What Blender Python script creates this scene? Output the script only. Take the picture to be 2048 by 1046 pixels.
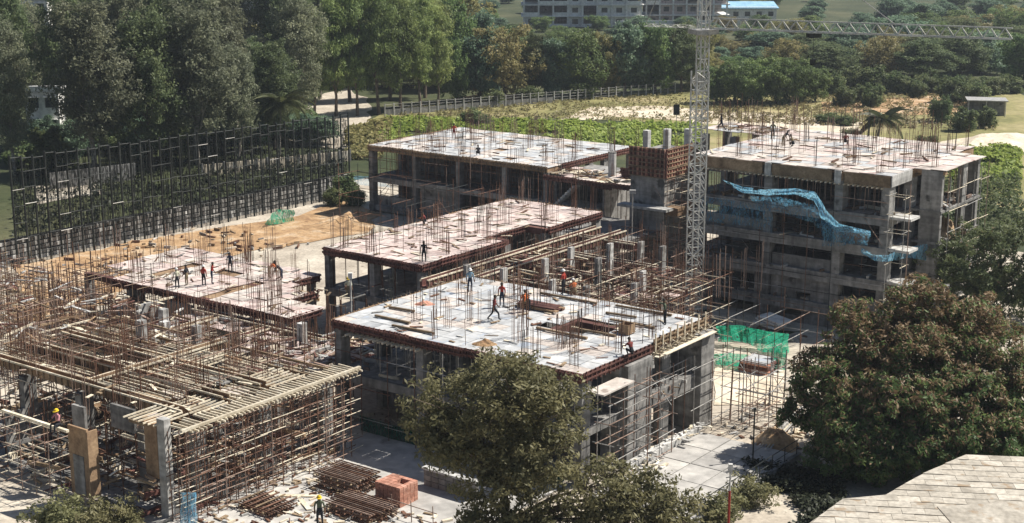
import bpy, math, random
import numpy as np
from mathutils import Vector, Matrix, Euler

for o in list(bpy.data.objects):
    bpy.data.objects.remove(o)
SC = bpy.context.scene
COL = SC.collection
R = math.radians
rnd = random.Random(7)
rng = np.random.default_rng(7)

# ------------------------------------------------------------------ camera, sky, sun, exposure
CH, PITCH, FPX = 36.0, 13.5, 3000.0          # camera height, pitch below horizontal, focal length in 2048-wide pixels
cam = bpy.data.cameras.new('camera')
cam.sensor_width = 36.0
cam.lens = 36.0 * FPX / 2048.0
cam.clip_start, cam.clip_end = 1.0, 8000.0
camo = bpy.data.objects.new('camera', cam)
COL.objects.link(camo)
camo.location = (0, 0, CH)
camo.rotation_euler = (R(90 - PITCH), 0, 0)
SC.camera = camo

SUN_EL = 50.0
SUN_AZ = (0.945, 0.30)                          # horizontal direction towards the sun
TOSUN = Vector((SUN_AZ[0], SUN_AZ[1], 0)).normalized() * math.cos(R(SUN_EL)) + Vector((0, 0, math.sin(R(SUN_EL))))
world = bpy.data.worlds.new('World')
SC.world = world
world.use_nodes = True
wn = world.node_tree
sky = wn.nodes.new('ShaderNodeTexSky')
sky.sky_type = 'NISHITA'
sky.sun_disc = False
sky.sun_elevation = R(SUN_EL)
sky.sun_rotation = math.atan2(SUN_AZ[0], SUN_AZ[1])
wn.links.new(sky.outputs[0], wn.nodes['Background'].inputs[0])
wn.nodes['Background'].inputs[1].default_value = 0.05
sun = bpy.data.lights.new('sun', 'SUN')
sun.energy = 5.0
sun.angle = R(0.5)
sun.color = (1.0, 0.945, 0.86)
suno = bpy.data.objects.new('sun', sun)
COL.objects.link(suno)
suno.rotation_euler = TOSUN.to_track_quat('Z', 'Y').to_euler()
SC.view_settings.view_transform = 'Standard'
SC.view_settings.look = 'None'
SC.view_settings.gamma = 1.0
SC.view_settings.use_curve_mapping = False
SC.view_settings.exposure = 0.62
SC.cycles.max_bounces = 6
SC.cycles.diffuse_bounces = 3
SC.cycles.transparent_max_bounces = 12
SC.cycles.volume_bounces = 0

# ------------------------------------------------------------------ site coordinates
GA = R(-36.5)                                   # the site grid: a runs along the street fronts, b runs back
EA = Vector((math.cos(GA), math.sin(GA), 0)); EB = Vector((-EA.y, EA.x, 0))
G0 = Vector((4.357, 88.513, 0))
def G(a, b, z=0.0): return G0 + EA * a + EB * b + Vector((0, 0, z))
_c, _s = math.cos(R(PITCH)), math.sin(R(PITCH))
def ray(u, v):
    x, y = (u - 1024) / FPX, (523 - v) / FPX
    return Vector((x, _c + y * _s, -_s + y * _c))
def at(u, v, z=0.0):
    d = ray(u, v); t = (z - CH) / d.z
    return Vector((d.x * t, d.y * t, z))
def ab(u, v, z=0.0):
    q = at(u, v, z) - G0
    return q.dot(EA), q.dot(EB)
def onb(u, v, b):                               # point of the upright plane b = const
    d = ray(u, v); o = Vector((0, 0, CH)) - G0
    t = (b - o.dot(EB)) / d.dot(EB)
    p = Vector((0, 0, CH)) + d * t
    return p
def ond(u, v, y):
    d = ray(u, v); t = y / d.y
    return Vector((0, 0, CH)) + d * t

# ------------------------------------------------------------------ materials
MATS = {}
def nd(nt, t, **kw):
    n = nt.nodes.new(t)
    for k, v in kw.items():
        if hasattr(n, k): setattr(n, k, v)
        else: n.inputs[k].default_value = v
    return n
def ramp(nt, cols, pos=None):
    r = nt.nodes.new('ShaderNodeValToRGB')
    e = r.color_ramp.elements
    while len(e) < len(cols): e.new(0.5)
    for i, c in enumerate(cols):
        e[i].position = pos[i] if pos else i / (len(cols) - 1)
        e[i].color = (*c, 1)
    return r
def M(name, cols, scale=0.6, rough=0.85, vary=0.12, bump=0.25, fine=6.0, spec=0.25, metal=0.0, speck=None, pos=None, drips=False):
    m = bpy.data.materials.new(name); m.use_nodes = True
    nt = m.node_tree; L = nt.links; b = nt.nodes['Principled BSDF']
    g = nd(nt, 'ShaderNodeNewGeometry'); oi = nd(nt, 'ShaderNodeObjectInfo')
    off = nd(nt, 'ShaderNodeVectorMath', operation='SCALE'); off.inputs['Scale'].default_value = 37.0
    cmb = nd(nt, 'ShaderNodeCombineXYZ'); L.new(oi.outputs['Random'], cmb.inputs[0]); L.new(oi.outputs['Random'], cmb.inputs[2])
    L.new(cmb.outputs[0], off.inputs[0])
    add = nd(nt, 'ShaderNodeVectorMath', operation='ADD'); L.new(g.outputs['Position'], add.inputs[0]); L.new(off.outputs[0], add.inputs[1])
    n1 = nd(nt, 'ShaderNodeTexNoise'); n1.inputs['Scale'].default_value = scale; n1.inputs['Detail'].default_value = 6; n1.inputs['Roughness'].default_value = 0.62
    L.new(add.outputs[0], n1.inputs['Vector'])
    rp = ramp(nt, cols, pos or [0.3 + 0.4 * i / (len(cols) - 1) for i in range(len(cols))])
    L.new(n1.outputs[0], rp.inputs[0])
    n2 = nd(nt, 'ShaderNodeTexNoise'); n2.inputs['Scale'].default_value = scale * fine; n2.inputs['Detail'].default_value = 5
    L.new(add.outputs[0], n2.inputs['Vector'])
    mr = nd(nt, 'ShaderNodeMapRange'); mr.inputs[1].default_value = 0.3; mr.inputs[2].default_value = 0.7
    mr.inputs[3].default_value = 0.78; mr.inputs[4].default_value = 1.18
    L.new(n2.outputs[0], mr.inputs[0])
    mv = nd(nt, 'ShaderNodeMapRange'); mv.inputs[3].default_value = 1 - vary; mv.inputs[4].default_value = 1 + vary
    L.new(oi.outputs['Random'], mv.inputs[0])
    mu = nd(nt, 'ShaderNodeMath', operation='MULTIPLY'); L.new(mr.outputs[0], mu.inputs[0]); L.new(mv.outputs[0], mu.inputs[1])
    hs = nd(nt, 'ShaderNodeHueSaturation'); L.new(rp.outputs[0], hs.inputs['Color']); L.new(mu.outputs[0], hs.inputs['Value'])
    out = hs.outputs[0]
    if speck:
        n3 = nd(nt, 'ShaderNodeTexNoise'); n3.inputs['Scale'].default_value = speck[0]; n3.inputs['Detail'].default_value = 3
        L.new(add.outputs[0], n3.inputs['Vector'])
        r3 = ramp(nt, [(0, 0, 0), (1, 1, 1)], [speck[1], speck[1] + 0.07]); L.new(n3.outputs[0], r3.inputs[0])
        mx = nd(nt, 'ShaderNodeMixRGB'); mx.inputs[2].default_value = (*speck[2], 1)
        L.new(r3.outputs[0], mx.inputs[0]); L.new(out, mx.inputs[1]); out = mx.outputs[0]
    if drips:
        mp = nd(nt, 'ShaderNodeMapping'); mp.inputs['Scale'].default_value = (2.6, 2.6, .16); L.new(add.outputs[0], mp.inputs[0])
        n4 = nd(nt, 'ShaderNodeTexNoise'); n4.inputs['Scale'].default_value = 1.0; n4.inputs['Detail'].default_value = 5; L.new(mp.outputs[0], n4.inputs['Vector'])
        mp2 = nd(nt, 'ShaderNodeMapping'); mp2.inputs['Scale'].default_value = (.05, .05, 2.2); L.new(add.outputs[0], mp2.inputs[0])
        n5 = nd(nt, 'ShaderNodeTexNoise'); n5.inputs['Scale'].default_value = 1.0; n5.inputs['Detail'].default_value = 3; L.new(mp2.outputs[0], n5.inputs['Vector'])
        sm_ = nd(nt, 'ShaderNodeMath', operation='ADD'); L.new(n4.outputs[0], sm_.inputs[0]); L.new(n5.outputs[0], sm_.inputs[1])
        m4 = nd(nt, 'ShaderNodeMapRange'); m4.inputs[1].default_value = .75; m4.inputs[2].default_value = 1.25; m4.inputs[3].default_value = .62; m4.inputs[4].default_value = 1.25; L.new(sm_.outputs[0], m4.inputs[0])
        h4 = nd(nt, 'ShaderNodeHueSaturation'); L.new(out, h4.inputs['Color']); L.new(m4.outputs[0], h4.inputs['Value']); out = h4.outputs[0]
    L.new(out, b.inputs['Base Color'])
    b.inputs['Roughness'].default_value = rough; b.inputs['Metallic'].default_value = metal
    b.inputs['Specular IOR Level'].default_value = spec
    if bump:
        bp = nd(nt, 'ShaderNodeBump'); bp.inputs['Strength'].default_value = bump; bp.inputs['Distance'].default_value = 0.05
        L.new(n2.outputs[0], bp.inputs['Height']); L.new(bp.outputs[0], b.inputs['Normal'])
    MATS[name] = m
    return m
def leafmat(name, cols, trans=0.35, vary=0.2, rough=0.55):
    m = bpy.data.materials.new(name); m.use_nodes = True
    nt = m.node_tree; L = nt.links; b = nt.nodes['Principled BSDF']; out = nt.nodes['Material Output']
    at_ = nd(nt, 'ShaderNodeAttribute'); at_.attribute_name = 'tint'
    rp = ramp(nt, cols); L.new(at_.outputs['Fac'], rp.inputs[0])
    oi = nd(nt, 'ShaderNodeObjectInfo')
    mv = nd(nt, 'ShaderNodeMapRange'); mv.inputs[3].default_value = 1 - vary; mv.inputs[4].default_value = 1 + vary; L.new(oi.outputs['Random'], mv.inputs[0])
    mh = nd(nt, 'ShaderNodeMapRange'); mh.inputs[3].default_value = 0.485; mh.inputs[4].default_value = 0.515
    mm = nd(nt, 'ShaderNodeMath', operation='MULTIPLY'); mm.inputs[1].default_value = 7.31
    fr = nd(nt, 'ShaderNodeMath', operation='FRACT'); L.new(oi.outputs['Random'], mm.inputs[0]); L.new(mm.outputs[0], fr.inputs[0]); L.new(fr.outputs[0], mh.inputs[0])
    hs = nd(nt, 'ShaderNodeHueSaturation'); L.new(rp.outputs[0], hs.inputs['Color']); L.new(mv.outputs[0], hs.inputs['Value']); L.new(mh.outputs[0], hs.inputs['Hue'])
    L.new(hs.outputs[0], b.inputs['Base Color']); b.inputs['Roughness'].default_value = rough; b.inputs['Specular IOR Level'].default_value = 0.25
    tr = nd(nt, 'ShaderNodeBsdfTranslucent'); L.new(hs.outputs[0], tr.inputs[0])
    mx = nd(nt, 'ShaderNodeMixShader'); mx.inputs[0].default_value = trans
    L.new(b.outputs[0], mx.inputs[1]); L.new(tr.outputs[0], mx.inputs[2]); L.new(mx.outputs[0], out.inputs[0])
    MATS[name] = m
def netmat(name, col, col2, cover, torn=.0):
    m = bpy.data.materials.new(name); m.use_nodes = True
    nt = m.node_tree; L = nt.links; b = nt.nodes['Principled BSDF']; out = nt.nodes['Material Output']
    g = nd(nt, 'ShaderNodeNewGeometry')
    n1 = nd(nt, 'ShaderNodeTexNoise'); n1.inputs['Scale'].default_value = 2.5; n1.inputs['Detail'].default_value = 5; L.new(g.outputs['Position'], n1.inputs['Vector'])
    rp = ramp(nt, [col, col2], [0.35, 0.65]); L.new(n1.outputs[0], rp.inputs[0]); L.new(rp.outputs[0], b.inputs['Base Color'])
    b.inputs['Roughness'].default_value = 0.8; b.inputs['Specular IOR Level'].default_value = 0.1
    mp = nd(nt, 'ShaderNodeMapping'); mp.inputs['Scale'].default_value = (7, 7, 1.6); mp.inputs['Rotation'].default_value = (.3, .5, .2); L.new(g.outputs['Position'], mp.inputs[0])
    n2 = nd(nt, 'ShaderNodeTexNoise'); n2.inputs['Scale'].default_value = 1.0; n2.inputs['Detail'].default_value = 4; L.new(mp.outputs[0], n2.inputs['Vector'])
    mr = nd(nt, 'ShaderNodeMapRange'); mr.inputs[1].default_value = 0.38; mr.inputs[2].default_value = 0.62; mr.inputs[3].default_value = max(0, cover - 0.35); mr.inputs[4].default_value = min(1, cover + 0.30)
    L.new(n2.outputs[0], mr.inputs[0])
    n3 = nd(nt, 'ShaderNodeTexNoise'); n3.inputs['Scale'].default_value = 0.9; n3.inputs['Detail'].default_value = 6; L.new(g.outputs['Position'], n3.inputs['Vector'])
    r3 = ramp(nt, [(1, 1, 1), (0, 0, 0)], [0.66 - torn, 0.70 - torn]); L.new(n3.outputs[0], r3.inputs[0])
    mu = nd(nt, 'ShaderNodeMath', operation='MULTIPLY'); L.new(mr.outputs[0], mu.inputs[0]); L.new(r3.outputs[0], mu.inputs[1])
    tl = nd(nt, 'ShaderNodeBsdfTranslucent'); L.new(rp.outputs[0], tl.inputs[0])
    m0 = nd(nt, 'ShaderNodeMixShader'); m0.inputs[0].default_value = 0.45; L.new(b.outputs[0], m0.inputs[1]); L.new(tl.outputs[0], m0.inputs[2])
    tp = nd(nt, 'ShaderNodeBsdfTransparent')
    mx = nd(nt, 'ShaderNodeMixShader'); L.new(mu.outputs[0], mx.inputs[0]); L.new(tp.outputs[0], mx.inputs[1]); L.new(m0.outputs[0], mx.inputs[2])
    L.new(mx.outputs[0], out.inputs[0])
    MATS[name] = m

M('deck_white', [(.30, .315, .33), (.45, .46, .465), (.56, .56, .55)], 0.30, vary=.10, speck=(.7, .62, (.36, .40, .46)))
M('deck_dusty', [(.40, .345, .31), (.53, .475, .43), (.63, .58, .53)], 0.4, vary=.12, speck=(.8, .64, (.30, .25, .22)))
M('ply_pink', [(.40, .30, .275), (.54, .445, .41), (.64, .56, .52)], 0.4, vary=.14, speck=(.8, .66, (.28, .18, .16)))
M('ply_red', [(.07, .032, .027), (.125, .056, .046), (.19, .10, .08)], 0.8, vary=.3, rough=.7)
M('ply_brown', [(.16, .10, .06), (.27, .18, .11), (.40, .28, .17)], 0.9, vary=.25)
M('timber', [(.42, .35, .25), (.62, .55, .42), (.74, .69, .57)], 1.0, vary=.22)
M('timber_dark', [(.12, .085, .055), (.22, .16, .10), (.33, .25, .17)], 1.0, vary=.3)
M('rust', [(.075, .042, .030), (.14, .075, .05), (.22, .12, .075)], 1.6, vary=.35, rough=.8, bump=0)
M('rust_pale', [(.16, .10, .075), (.26, .18, .14), (.38, .30, .25)], 1.6, vary=.3, rough=.8, bump=0)
M('steel_grey', [(.22, .22, .22), (.36, .35, .33), (.5, .48, .44)], 1.5, vary=.25, rough=.5, metal=.3, bump=0)
M('crane_paint', [(.42, .42, .385), (.55, .545, .50), (.66, .65, .60)], 1.0, vary=.12, rough=.5, bump=0)
M('dark_steel', [(.012, .015, .014), (.025, .03, .028), (.05, .055, .05)], 1.2, vary=.3, rough=.55, bump=0)
M('concrete', [(.12, .118, .112), (.22, .215, .205), (.32, .31, .295)], 0.45, vary=.16, speck=(.8, .62, (.08, .078, .075)), drips=True)
M('concrete_pale', [(.36, .355, .34), (.48, .475, .455), (.58, .57, .545)], 0.5, vary=.12, drips=True)
M('concrete_floor', [(.30, .29, .275), (.42, .405, .38), (.54, .52, .48)], 0.22, vary=.05, speck=(.5, .62, (.24, .23, .22)))
M('dust', [(.30, .26, .21), (.43, .38, .31), (.58, .53, .44)], 0.25, vary=.04, fine=12, bump=.5, speck=(2.2, .66, (.18, .15, .12)))
M('soil', [(.25, .15, .08), (.43, .28, .15), (.58, .47, .34)], 0.35, vary=.05, fine=10, bump=.8, speck=(1.2, .60, (.22, .13, .07)))
M('sand', [(.48, .40, .30), (.60, .52, .40), (.70, .63, .52)], 0.2, vary=.05, fine=12, bump=.4)
M('dry_grass', [(.12, .13, .045), (.24, .22, .09), (.40, .33, .19)], 0.07, vary=.0, fine=14, bump=.4)
M('earth', [(.028, .04, .014), (.05, .06, .024), (.10, .10, .05)], 0.05, vary=.0, fine=20, bump=.5)
M('stone', [(.16, .16, .155), (.27, .265, .25), (.40, .39, .37)], 0.9, vary=.35)
M('mortar', [(.05, .05, .048), (.09, .088, .08)], 0.9)
M('brick', [(.30, .13, .09), (.42, .21, .15), (.52, .31, .24)], 1.2, vary=.25)
M('roof_sheet', [(.29, .26, .215), (.42, .385, .325), (.54, .50, .43)], 0.6, vary=.13, speck=(.7, .60, (.30, .23, .16)))
M('white_wall', [(.62, .61, .58), (.76, .75, .72), (.82, .81, .78)], 0.3, vary=.05)
M('blue_sheet', [(.16, .30, .42), (.22, .40, .54), (.30, .48, .60)], 0.6)
M('near_black', [(.012, .013, .014), (.025, .026, .028)], 0.6)
M('glass', [(.02, .03, .035), (.05, .06, .065)], 0.5, rough=.1, spec=.6, bump=0)
M('skin', [(.11, .055, .03), (.17, .09, .05)], 3, vary=.2, bump=0)
M('bark', [(.06, .045, .032), (.13, .10, .075), (.22, .18, .14)], 1.2, vary=.2, bump=.6)
M('bark_pale', [(.16, .14, .12), (.28, .25, .21), (.40, .37, .32)], 1.0, vary=.2, bump=.5)
for nm, c in dict(cloth_red=(.36, .05, .035), cloth_orange=(.62, .16, .05), cloth_maroon=(.16, .035, .03), cloth_dark=(.02, .022, .028),
                  cloth_pale=(.55, .55, .42), cloth_blue=(.20, .32, .42), cloth_green=(.09, .11, .07), cloth_pink=(.52, .24, .27), cloth_navy=(.03, .04, .07),
                  hat_yellow=(.75, .52, .03), hat_white=(.7, .7, .68), hat_dark=(.03, .025, .02), sign_black=(.02, .02, .022), paint_red=(.30, .04, .03), cloth_khaki=(.20, .16, .10)).items():
    M(nm, [tuple(x * .8 for x in c), tuple(min(1, x * 1.15) for x in c)], 4, vary=.1, bump=0)
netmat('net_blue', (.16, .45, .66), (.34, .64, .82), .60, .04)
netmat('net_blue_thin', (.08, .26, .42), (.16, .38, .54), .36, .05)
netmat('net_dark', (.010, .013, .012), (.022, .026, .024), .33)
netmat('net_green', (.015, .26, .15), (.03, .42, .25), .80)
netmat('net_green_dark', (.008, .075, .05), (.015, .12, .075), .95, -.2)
leafmat('leaf_dark', [(0.076, 0.106, 0.054), (0.136, 0.175, 0.077), (0.230, 0.265, 0.121)], .44)
leafmat('leaf_grey', [(0.117, 0.134, 0.086), (0.194, 0.209, 0.131), (0.321, 0.333, 0.206)], .44)
leafmat('leaf_feather', [(0.096, 0.139, 0.050), (0.203, 0.255, 0.085), (0.354, 0.406, 0.143)], .40)
leafmat('leaf_mid', [(0.089, 0.144, 0.051), (0.150, 0.217, 0.075), (0.249, 0.315, 0.111)], .44)
leafmat('leaf_olive', [(0.154, 0.158, 0.061), (0.255, 0.236, 0.098), (0.383, 0.336, 0.151)], .44)
leafmat('leaf_blue', [(0.088, 0.151, 0.099), (0.146, 0.220, 0.140), (0.230, 0.318, 0.195)], .44)
leafmat('leaf_near', [(.10, .105, .05), (.19, .185, .088), (.33, .315, .165)], .44, vary=.02)
leafmat('leaf_mango', [(0.057, 0.103, 0.036), (0.117, 0.178, 0.060), (0.217, 0.272, 0.086)], .44, vary=.02)
leafmat('leaf_shoot', [(.14, .088, .05), (.235, .155, .088), (.33, .24, .15)], .30, vary=.02)
leafmat('leaf_shade', [(.016, .022, .011), (.030, .036, .019), (.055, .06, .034)], .2)  # leaves darkened so that their colour carries the shade of these places
leafmat('leaf_straw', [(.16, .15, .06), (.27, .24, .11), (.40, .34, .19)], .3)
leafmat('leaf_crop', [(.15, .23, .05), (.27, .37, .08), (.42, .50, .14)], .45, vary=.05)
leafmat('leaf_palm', [(.05, .065, .024), (.085, .10, .04), (.14, .145, .065)], .3)
leafmat('leaf_bush', [(0.076, 0.115, 0.045), (0.141, 0.180, 0.070), (0.236, 0.255, 0.121)], .44)

# ------------------------------------------------------------------ mesh helpers
CUBE_V = [(-.5, -.5, -.5), (.5, -.5, -.5), (.5, .5, -.5), (-.5, .5, -.5), (-.5, -.5, .5), (.5, -.5, .5), (.5, .5, .5), (-.5, .5, .5)]
CUBE_F = [(0, 3, 2, 1), (4, 5, 6, 7), (0, 1, 5, 4), (1, 2, 6, 5), (2, 3, 7, 6), (3, 0, 4, 7)]
def cyl(n=6):
    v = [(math.cos(2 * math.pi * i / n), math.sin(2 * math.pi * i / n), z) for z in (-.5, .5) for i in range(n)]
    f = [(i, (i + 1) % n, n + (i + 1) % n, n + i) for i in range(n)] + [tuple(range(n - 1, -1, -1)), tuple(range(n, 2 * n))]
    return v, f
CYL_V, CYL_F = cyl(6)
SHARED = {}
def shape(kind, mat):
    k = (kind, mat)
    if k not in SHARED:
        me = bpy.data.meshes.new(kind + '_' + mat)
        me.from_pydata(*((CUBE_V, [], CUBE_F) if kind == 'box' else (CYL_V, [], CYL_F)))
        me.materials.append(MATS[mat]); SHARED[k] = me
    return SHARED[k]
def align(d):
    return d.to_track_quat('Z', 'Y').to_matrix().to_4x4() if d.length > 1e-6 else Matrix()
class MB:
    def __init__(s): s.v = []; s.f = []; s.m = []; s.mats = []
    def _mi(s, mat):
        if mat not in s.mats: s.mats.append(mat)
        return s.mats.index(mat)
    def add(s, vs, fs, mat):
        k = len(s.v); s.v += [tuple(x) for x in vs]; s.f += [tuple(i + k for i in f) for f in fs]; s.m += [s._mi(mat)] * len(fs)
    def box(s, x0, x1, y0, y1, z0, z1, mat, mx=None):
        c = Vector(((x0 + x1) / 2, (y0 + y1) / 2, (z0 + z1) / 2)); d = (x1 - x0, y1 - y0, z1 - z0)
        vs = [Vector((a * d[0], b * d[1], e * d[2])) + c for a, b, e in CUBE_V]
        if mx is not None: vs = [mx @ p for p in vs]
        s.add(vs, CUBE_F, mat)
    def bar(s, p, q, r, mat, r2=None, n=5):
        p, q = Vector(p), Vector(q); d = q - p; A = align(d); r2 = r if r2 is None else r2
        vs = []
        for o_, rr in ((p, r), (q, r2)):
            vs += [o_ + A @ Vector((math.cos(6.2832 * i / n) * rr, math.sin(6.2832 * i / n) * rr, 0)) for i in range(n)]
        fs = [(i, (i + 1) % n, n + (i + 1) % n, n + i) for i in range(n)] + [tuple(range(n - 1, -1, -1)), tuple(range(n, 2 * n))]
        s.add(vs, fs, mat)
    def mesh(s, name):
        me = bpy.data.meshes.new(name); me.from_pydata(s.v, [], s.f)
        for m in s.mats: me.materials.append(MATS[m])
        me.polygons.foreach_set('material_index', s.m); me.update()
        return me
def link(name, me, parent=None, loc=(0, 0, 0), rot=(0, 0, 0), sc=(1, 1, 1)):
    o = bpy.data.objects.new(name, me); COL.objects.link(o)
    o.location = loc; o.rotation_euler = rot; o.scale = sc
    if parent is not None: o.parent = parent
    return o
def tag(o, label, cat, group=None, kind=None):
    o['label'] = label
    if cat: o['category'] = cat
    if group: o['group'] = group
    if kind: o['kind'] = kind
    return o
def struct(o, label):
    o['kind'] = 'structure'; o['label'] = label; return o
class Thing:
    """a thing on the site grid: an Empty at its base; parts are given in site coordinates (a, b, z)"""
    def __init__(s, name, label, cat, a=0.0, b=0.0, z=0.0, group=None, world=None, rz=None):
        s.e = bpy.data.objects.new(name, None); COL.objects.link(s.e)
        s.grid = world is None
        s.o = Vector((a, b, z)) if s.grid else Vector(world)
        s.e.location = G(a, b, z) if s.grid else s.o
        s.e.rotation_euler = (0, 0, GA if s.grid else (rz or 0))
        s.e.empty_display_size = .3
        tag(s.e, label, cat, group)
    def under(s, o, parent):
        o.parent = parent or s.e
        if parent is not None and parent is not s.e: o.matrix_parent_inverse = parent.matrix_basis.inverted()
    def box(s, name, x0, x1, y0, y1, z0, z1, mat, parent=None, rot=None):
        o = bpy.data.objects.new(name, shape('box', mat)); COL.objects.link(o)
        s.under(o, parent)
        o.location = Vector(((x0 + x1) / 2, (y0 + y1) / 2, (z0 + z1) / 2)) - s.o
        o.scale = (abs(x1 - x0), abs(y1 - y0), abs(z1 - z0))
        if rot: o.rotation_euler = rot
        return o
    def bar(s, name, p, q, r, mat, parent=None):
        p, q = Vector(p), Vector(q); d = q - p
        o = bpy.data.objects.new(name, shape('cyl', mat)); COL.objects.link(o)
        s.under(o, parent)
        o.matrix_basis = Matrix.Translation((p + q) / 2 - s.o) @ align(d) @ Matrix.Diagonal((r, r, d.length, 1))
        return o
    def put(s, name, me, p, rz=0.0, sc=(1, 1, 1), parent=None):
        o = link(name, me, None, Vector(p) - s.o, (0, 0, rz), sc); s.under(o, parent); return o
    def mb(s, name, mb, parent=None):                # an MB in site coordinates
        k = s.o
        mb.v = [(x - k.x, y - k.y, z - k.z) for x, y, z in mb.v]
        return link(name, mb.mesh(name), parent or s.e)

# ------------------------------------------------------------------ foliage
def leafmesh(name, cen, rad, per, Ln, Wd, mat, upb=.5, droop=0.0, core=None, shell=.35, tint0=None, mat2=None, frac2=None):
    cen = np.asarray(cen, float); n = len(cen)
    rad = np.broadcast_to(np.asarray(rad, float), (n,))
    idx = np.repeat(np.arange(n), per); N = len(idx)
    d = rng.normal(size=(N, 3)); d /= np.linalg.norm(d, axis=1)[:, None]
    rr = (shell + (1 - shell) * rng.random(N)) * rad[idx]
    p = cen[idx] + d * rr[:, None] * np.array([1, 1, .8])
    core = cen.mean(0) if core is None else np.asarray(core)
    outw = cen[idx] - core; outw /= (np.linalg.norm(outw, axis=1)[:, None] + 1e-6)
    nor = rng.normal(size=(N, 3)) * .8 + outw * .5 + d * .4 + np.array([0, 0, upb]); nor /= np.linalg.norm(nor, axis=1)[:, None]
    t = rng.normal(size=(N, 3)); t[:, 2] -= droop; t -= nor * (t * nor).sum(1)[:, None]; t /= np.linalg.norm(t, axis=1)[:, None]
    s = np.cross(nor, t)
    sz = (.6 + .8 * rng.random(N))[:, None]
    V = np.stack([p - t * Ln * .5 * sz, p + s * Wd * .5 * sz, p + t * Ln * .5 * sz, p - s * Wd * .5 * sz], 1).reshape(-1, 3)
    me = bpy.data.meshes.new(name)
    me.vertices.add(4 * N); me.vertices.foreach_set('co', V.ravel())
    me.loops.add(4 * N); me.loops.foreach_set('vertex_index', np.arange(4 * N, dtype=np.int32))
    me.polygons.add(N); me.polygons.foreach_set('loop_start', np.arange(0, 4 * N, 4, dtype=np.int32))
    ct = rng.random(n) if tint0 is None else tint0
    tint = np.clip(ct[idx] * .6 + rng.random(N) * .4, 0, 1)
    A = me.attributes.new('tint', 'FLOAT', 'FACE'); A.data.foreach_set('value', tint.astype(np.float32))
    me.materials.append(MATS[mat])
    if mat2:
        me.materials.append(MATS[mat2])
        me.polygons.foreach_set('material_index', (rng.random(N) < frac2[idx]).astype(np.int32))
    me.update(calc_edges=True)
    return me
def lobes_to_clumps(lobes, n, inner=.45):
    vol = np.array([l[3] * l[4] * l[5] for l in lobes]) ** .75; vol = vol / vol.sum()
    k = rng.choice(len(lobes), n, p=vol); Lb = np.array(lobes)[k]
    d = rng.normal(size=(n, 3)); d /= np.linalg.norm(d, axis=1)[:, None]
    r = (inner + (1 - inner) * rng.random(n) ** .6)[:, None]
    return Lb[:, :3] + d * r * Lb[:, 3:6]
def trunk_mesh(name, h, r, limbs, mat):
    m = MB(); p = Vector((0, 0, -.15)); k = 5; prev = p
    for i in range(1, k + 1):
        q = Vector((rnd.uniform(-.12, .12) * h * .12 * i, rnd.uniform(-.12, .12) * h * .12 * i, h * i / k))
        m.bar(prev, q, r * (1 - .75 * (i - 1) / k) * (1.25 if i == 1 else 1), mat, r * (1 - .75 * i / k), 7); prev = q
    for (x, y, z) in limbs:
        z0 = min(z * .62, h * .9) ; b0 = Vector((0, 0, max(h * .18, z0 - .3 * math.hypot(x, y))))
        mid = b0.lerp(Vector((x, y, z)), .5) + Vector((0, 0, -.05 * h + rnd.uniform(0, .05) * h))
        m.bar(b0, mid, r * .45, mat, r * .28, 5); m.bar(mid, (x, y, z), r * .28, mat, r * .10, 5)
        for _ in range(3):
            e = Vector((x, y, z)) + Vector((rnd.uniform(-1, 1), rnd.uniform(-1, 1), rnd.uniform(.2, 1))) * h * .12
            m.bar(mid.lerp(Vector((x, y, z)), rnd.uniform(.2, .9)), e, r * .14, mat, r * .04, 4)
    return m.mesh(name)
def proto(kind, h, w, nl, ncl, per, Ln, Wd, cr, mat, bark, droop=0, base=.25, inner=.4, tr=.3):
    """crown and trunk meshes of one tree, height h, width w"""
    lob = []
    for i in range(nl):
        t = (i + .5) / nl
        z = h * (base + (1 - base) * (.12 + .76 * t))
        prof = math.sin(math.pi * min(1, .12 + .80 * t)) ** .7 if kind == 'tall' else math.sin(math.pi * (.30 + .52 * t)) ** .8
        an = i * 2.4 + rnd.uniform(-.5, .5); rr = w * .5 * prof * rnd.uniform(.25, .62)
        lr = w * .5 * prof * rnd.uniform(.42, .62) if kind != 'tall' else w * .5 * rnd.uniform(.40, .58) * max(.5, prof)
        lob.append((math.cos(an) * rr, math.sin(an) * rr, z, lr, lr, lr * (1.25 if kind == 'tall' else .8)))
    c = lobes_to_clumps(lob, ncl, inner)
    crown = leafmesh(kind + '_crown', c, cr * (.7 + .6 * rng.random(ncl)), per, Ln, Wd, mat, .5, droop, core=(0, 0, h * .55))
    tk = trunk_mesh(kind + '_trunk', h * .8, tr, [l[:3] for l in lob if l[2] > h * .3][:8], bark)
    return crown, tk, h, w
def plant(p, pr_, hh, label, cat='tree', group=None, name='tree', ww=None):
    crown, tk, h, w = pr_; s = hh / h; sw = (ww / w) if ww else s * rnd.uniform(.9, 1.15)
    e = bpy.data.objects.new(name, None); COL.objects.link(e)
    e.location = p; e.rotation_euler = (0, 0, rnd.uniform(0, 6.28)); e.scale = (sw, sw, s)
    tag(e, label, cat, group)
    link('trunk', tk, e); link('crown', crown, e)
    return e

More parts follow.
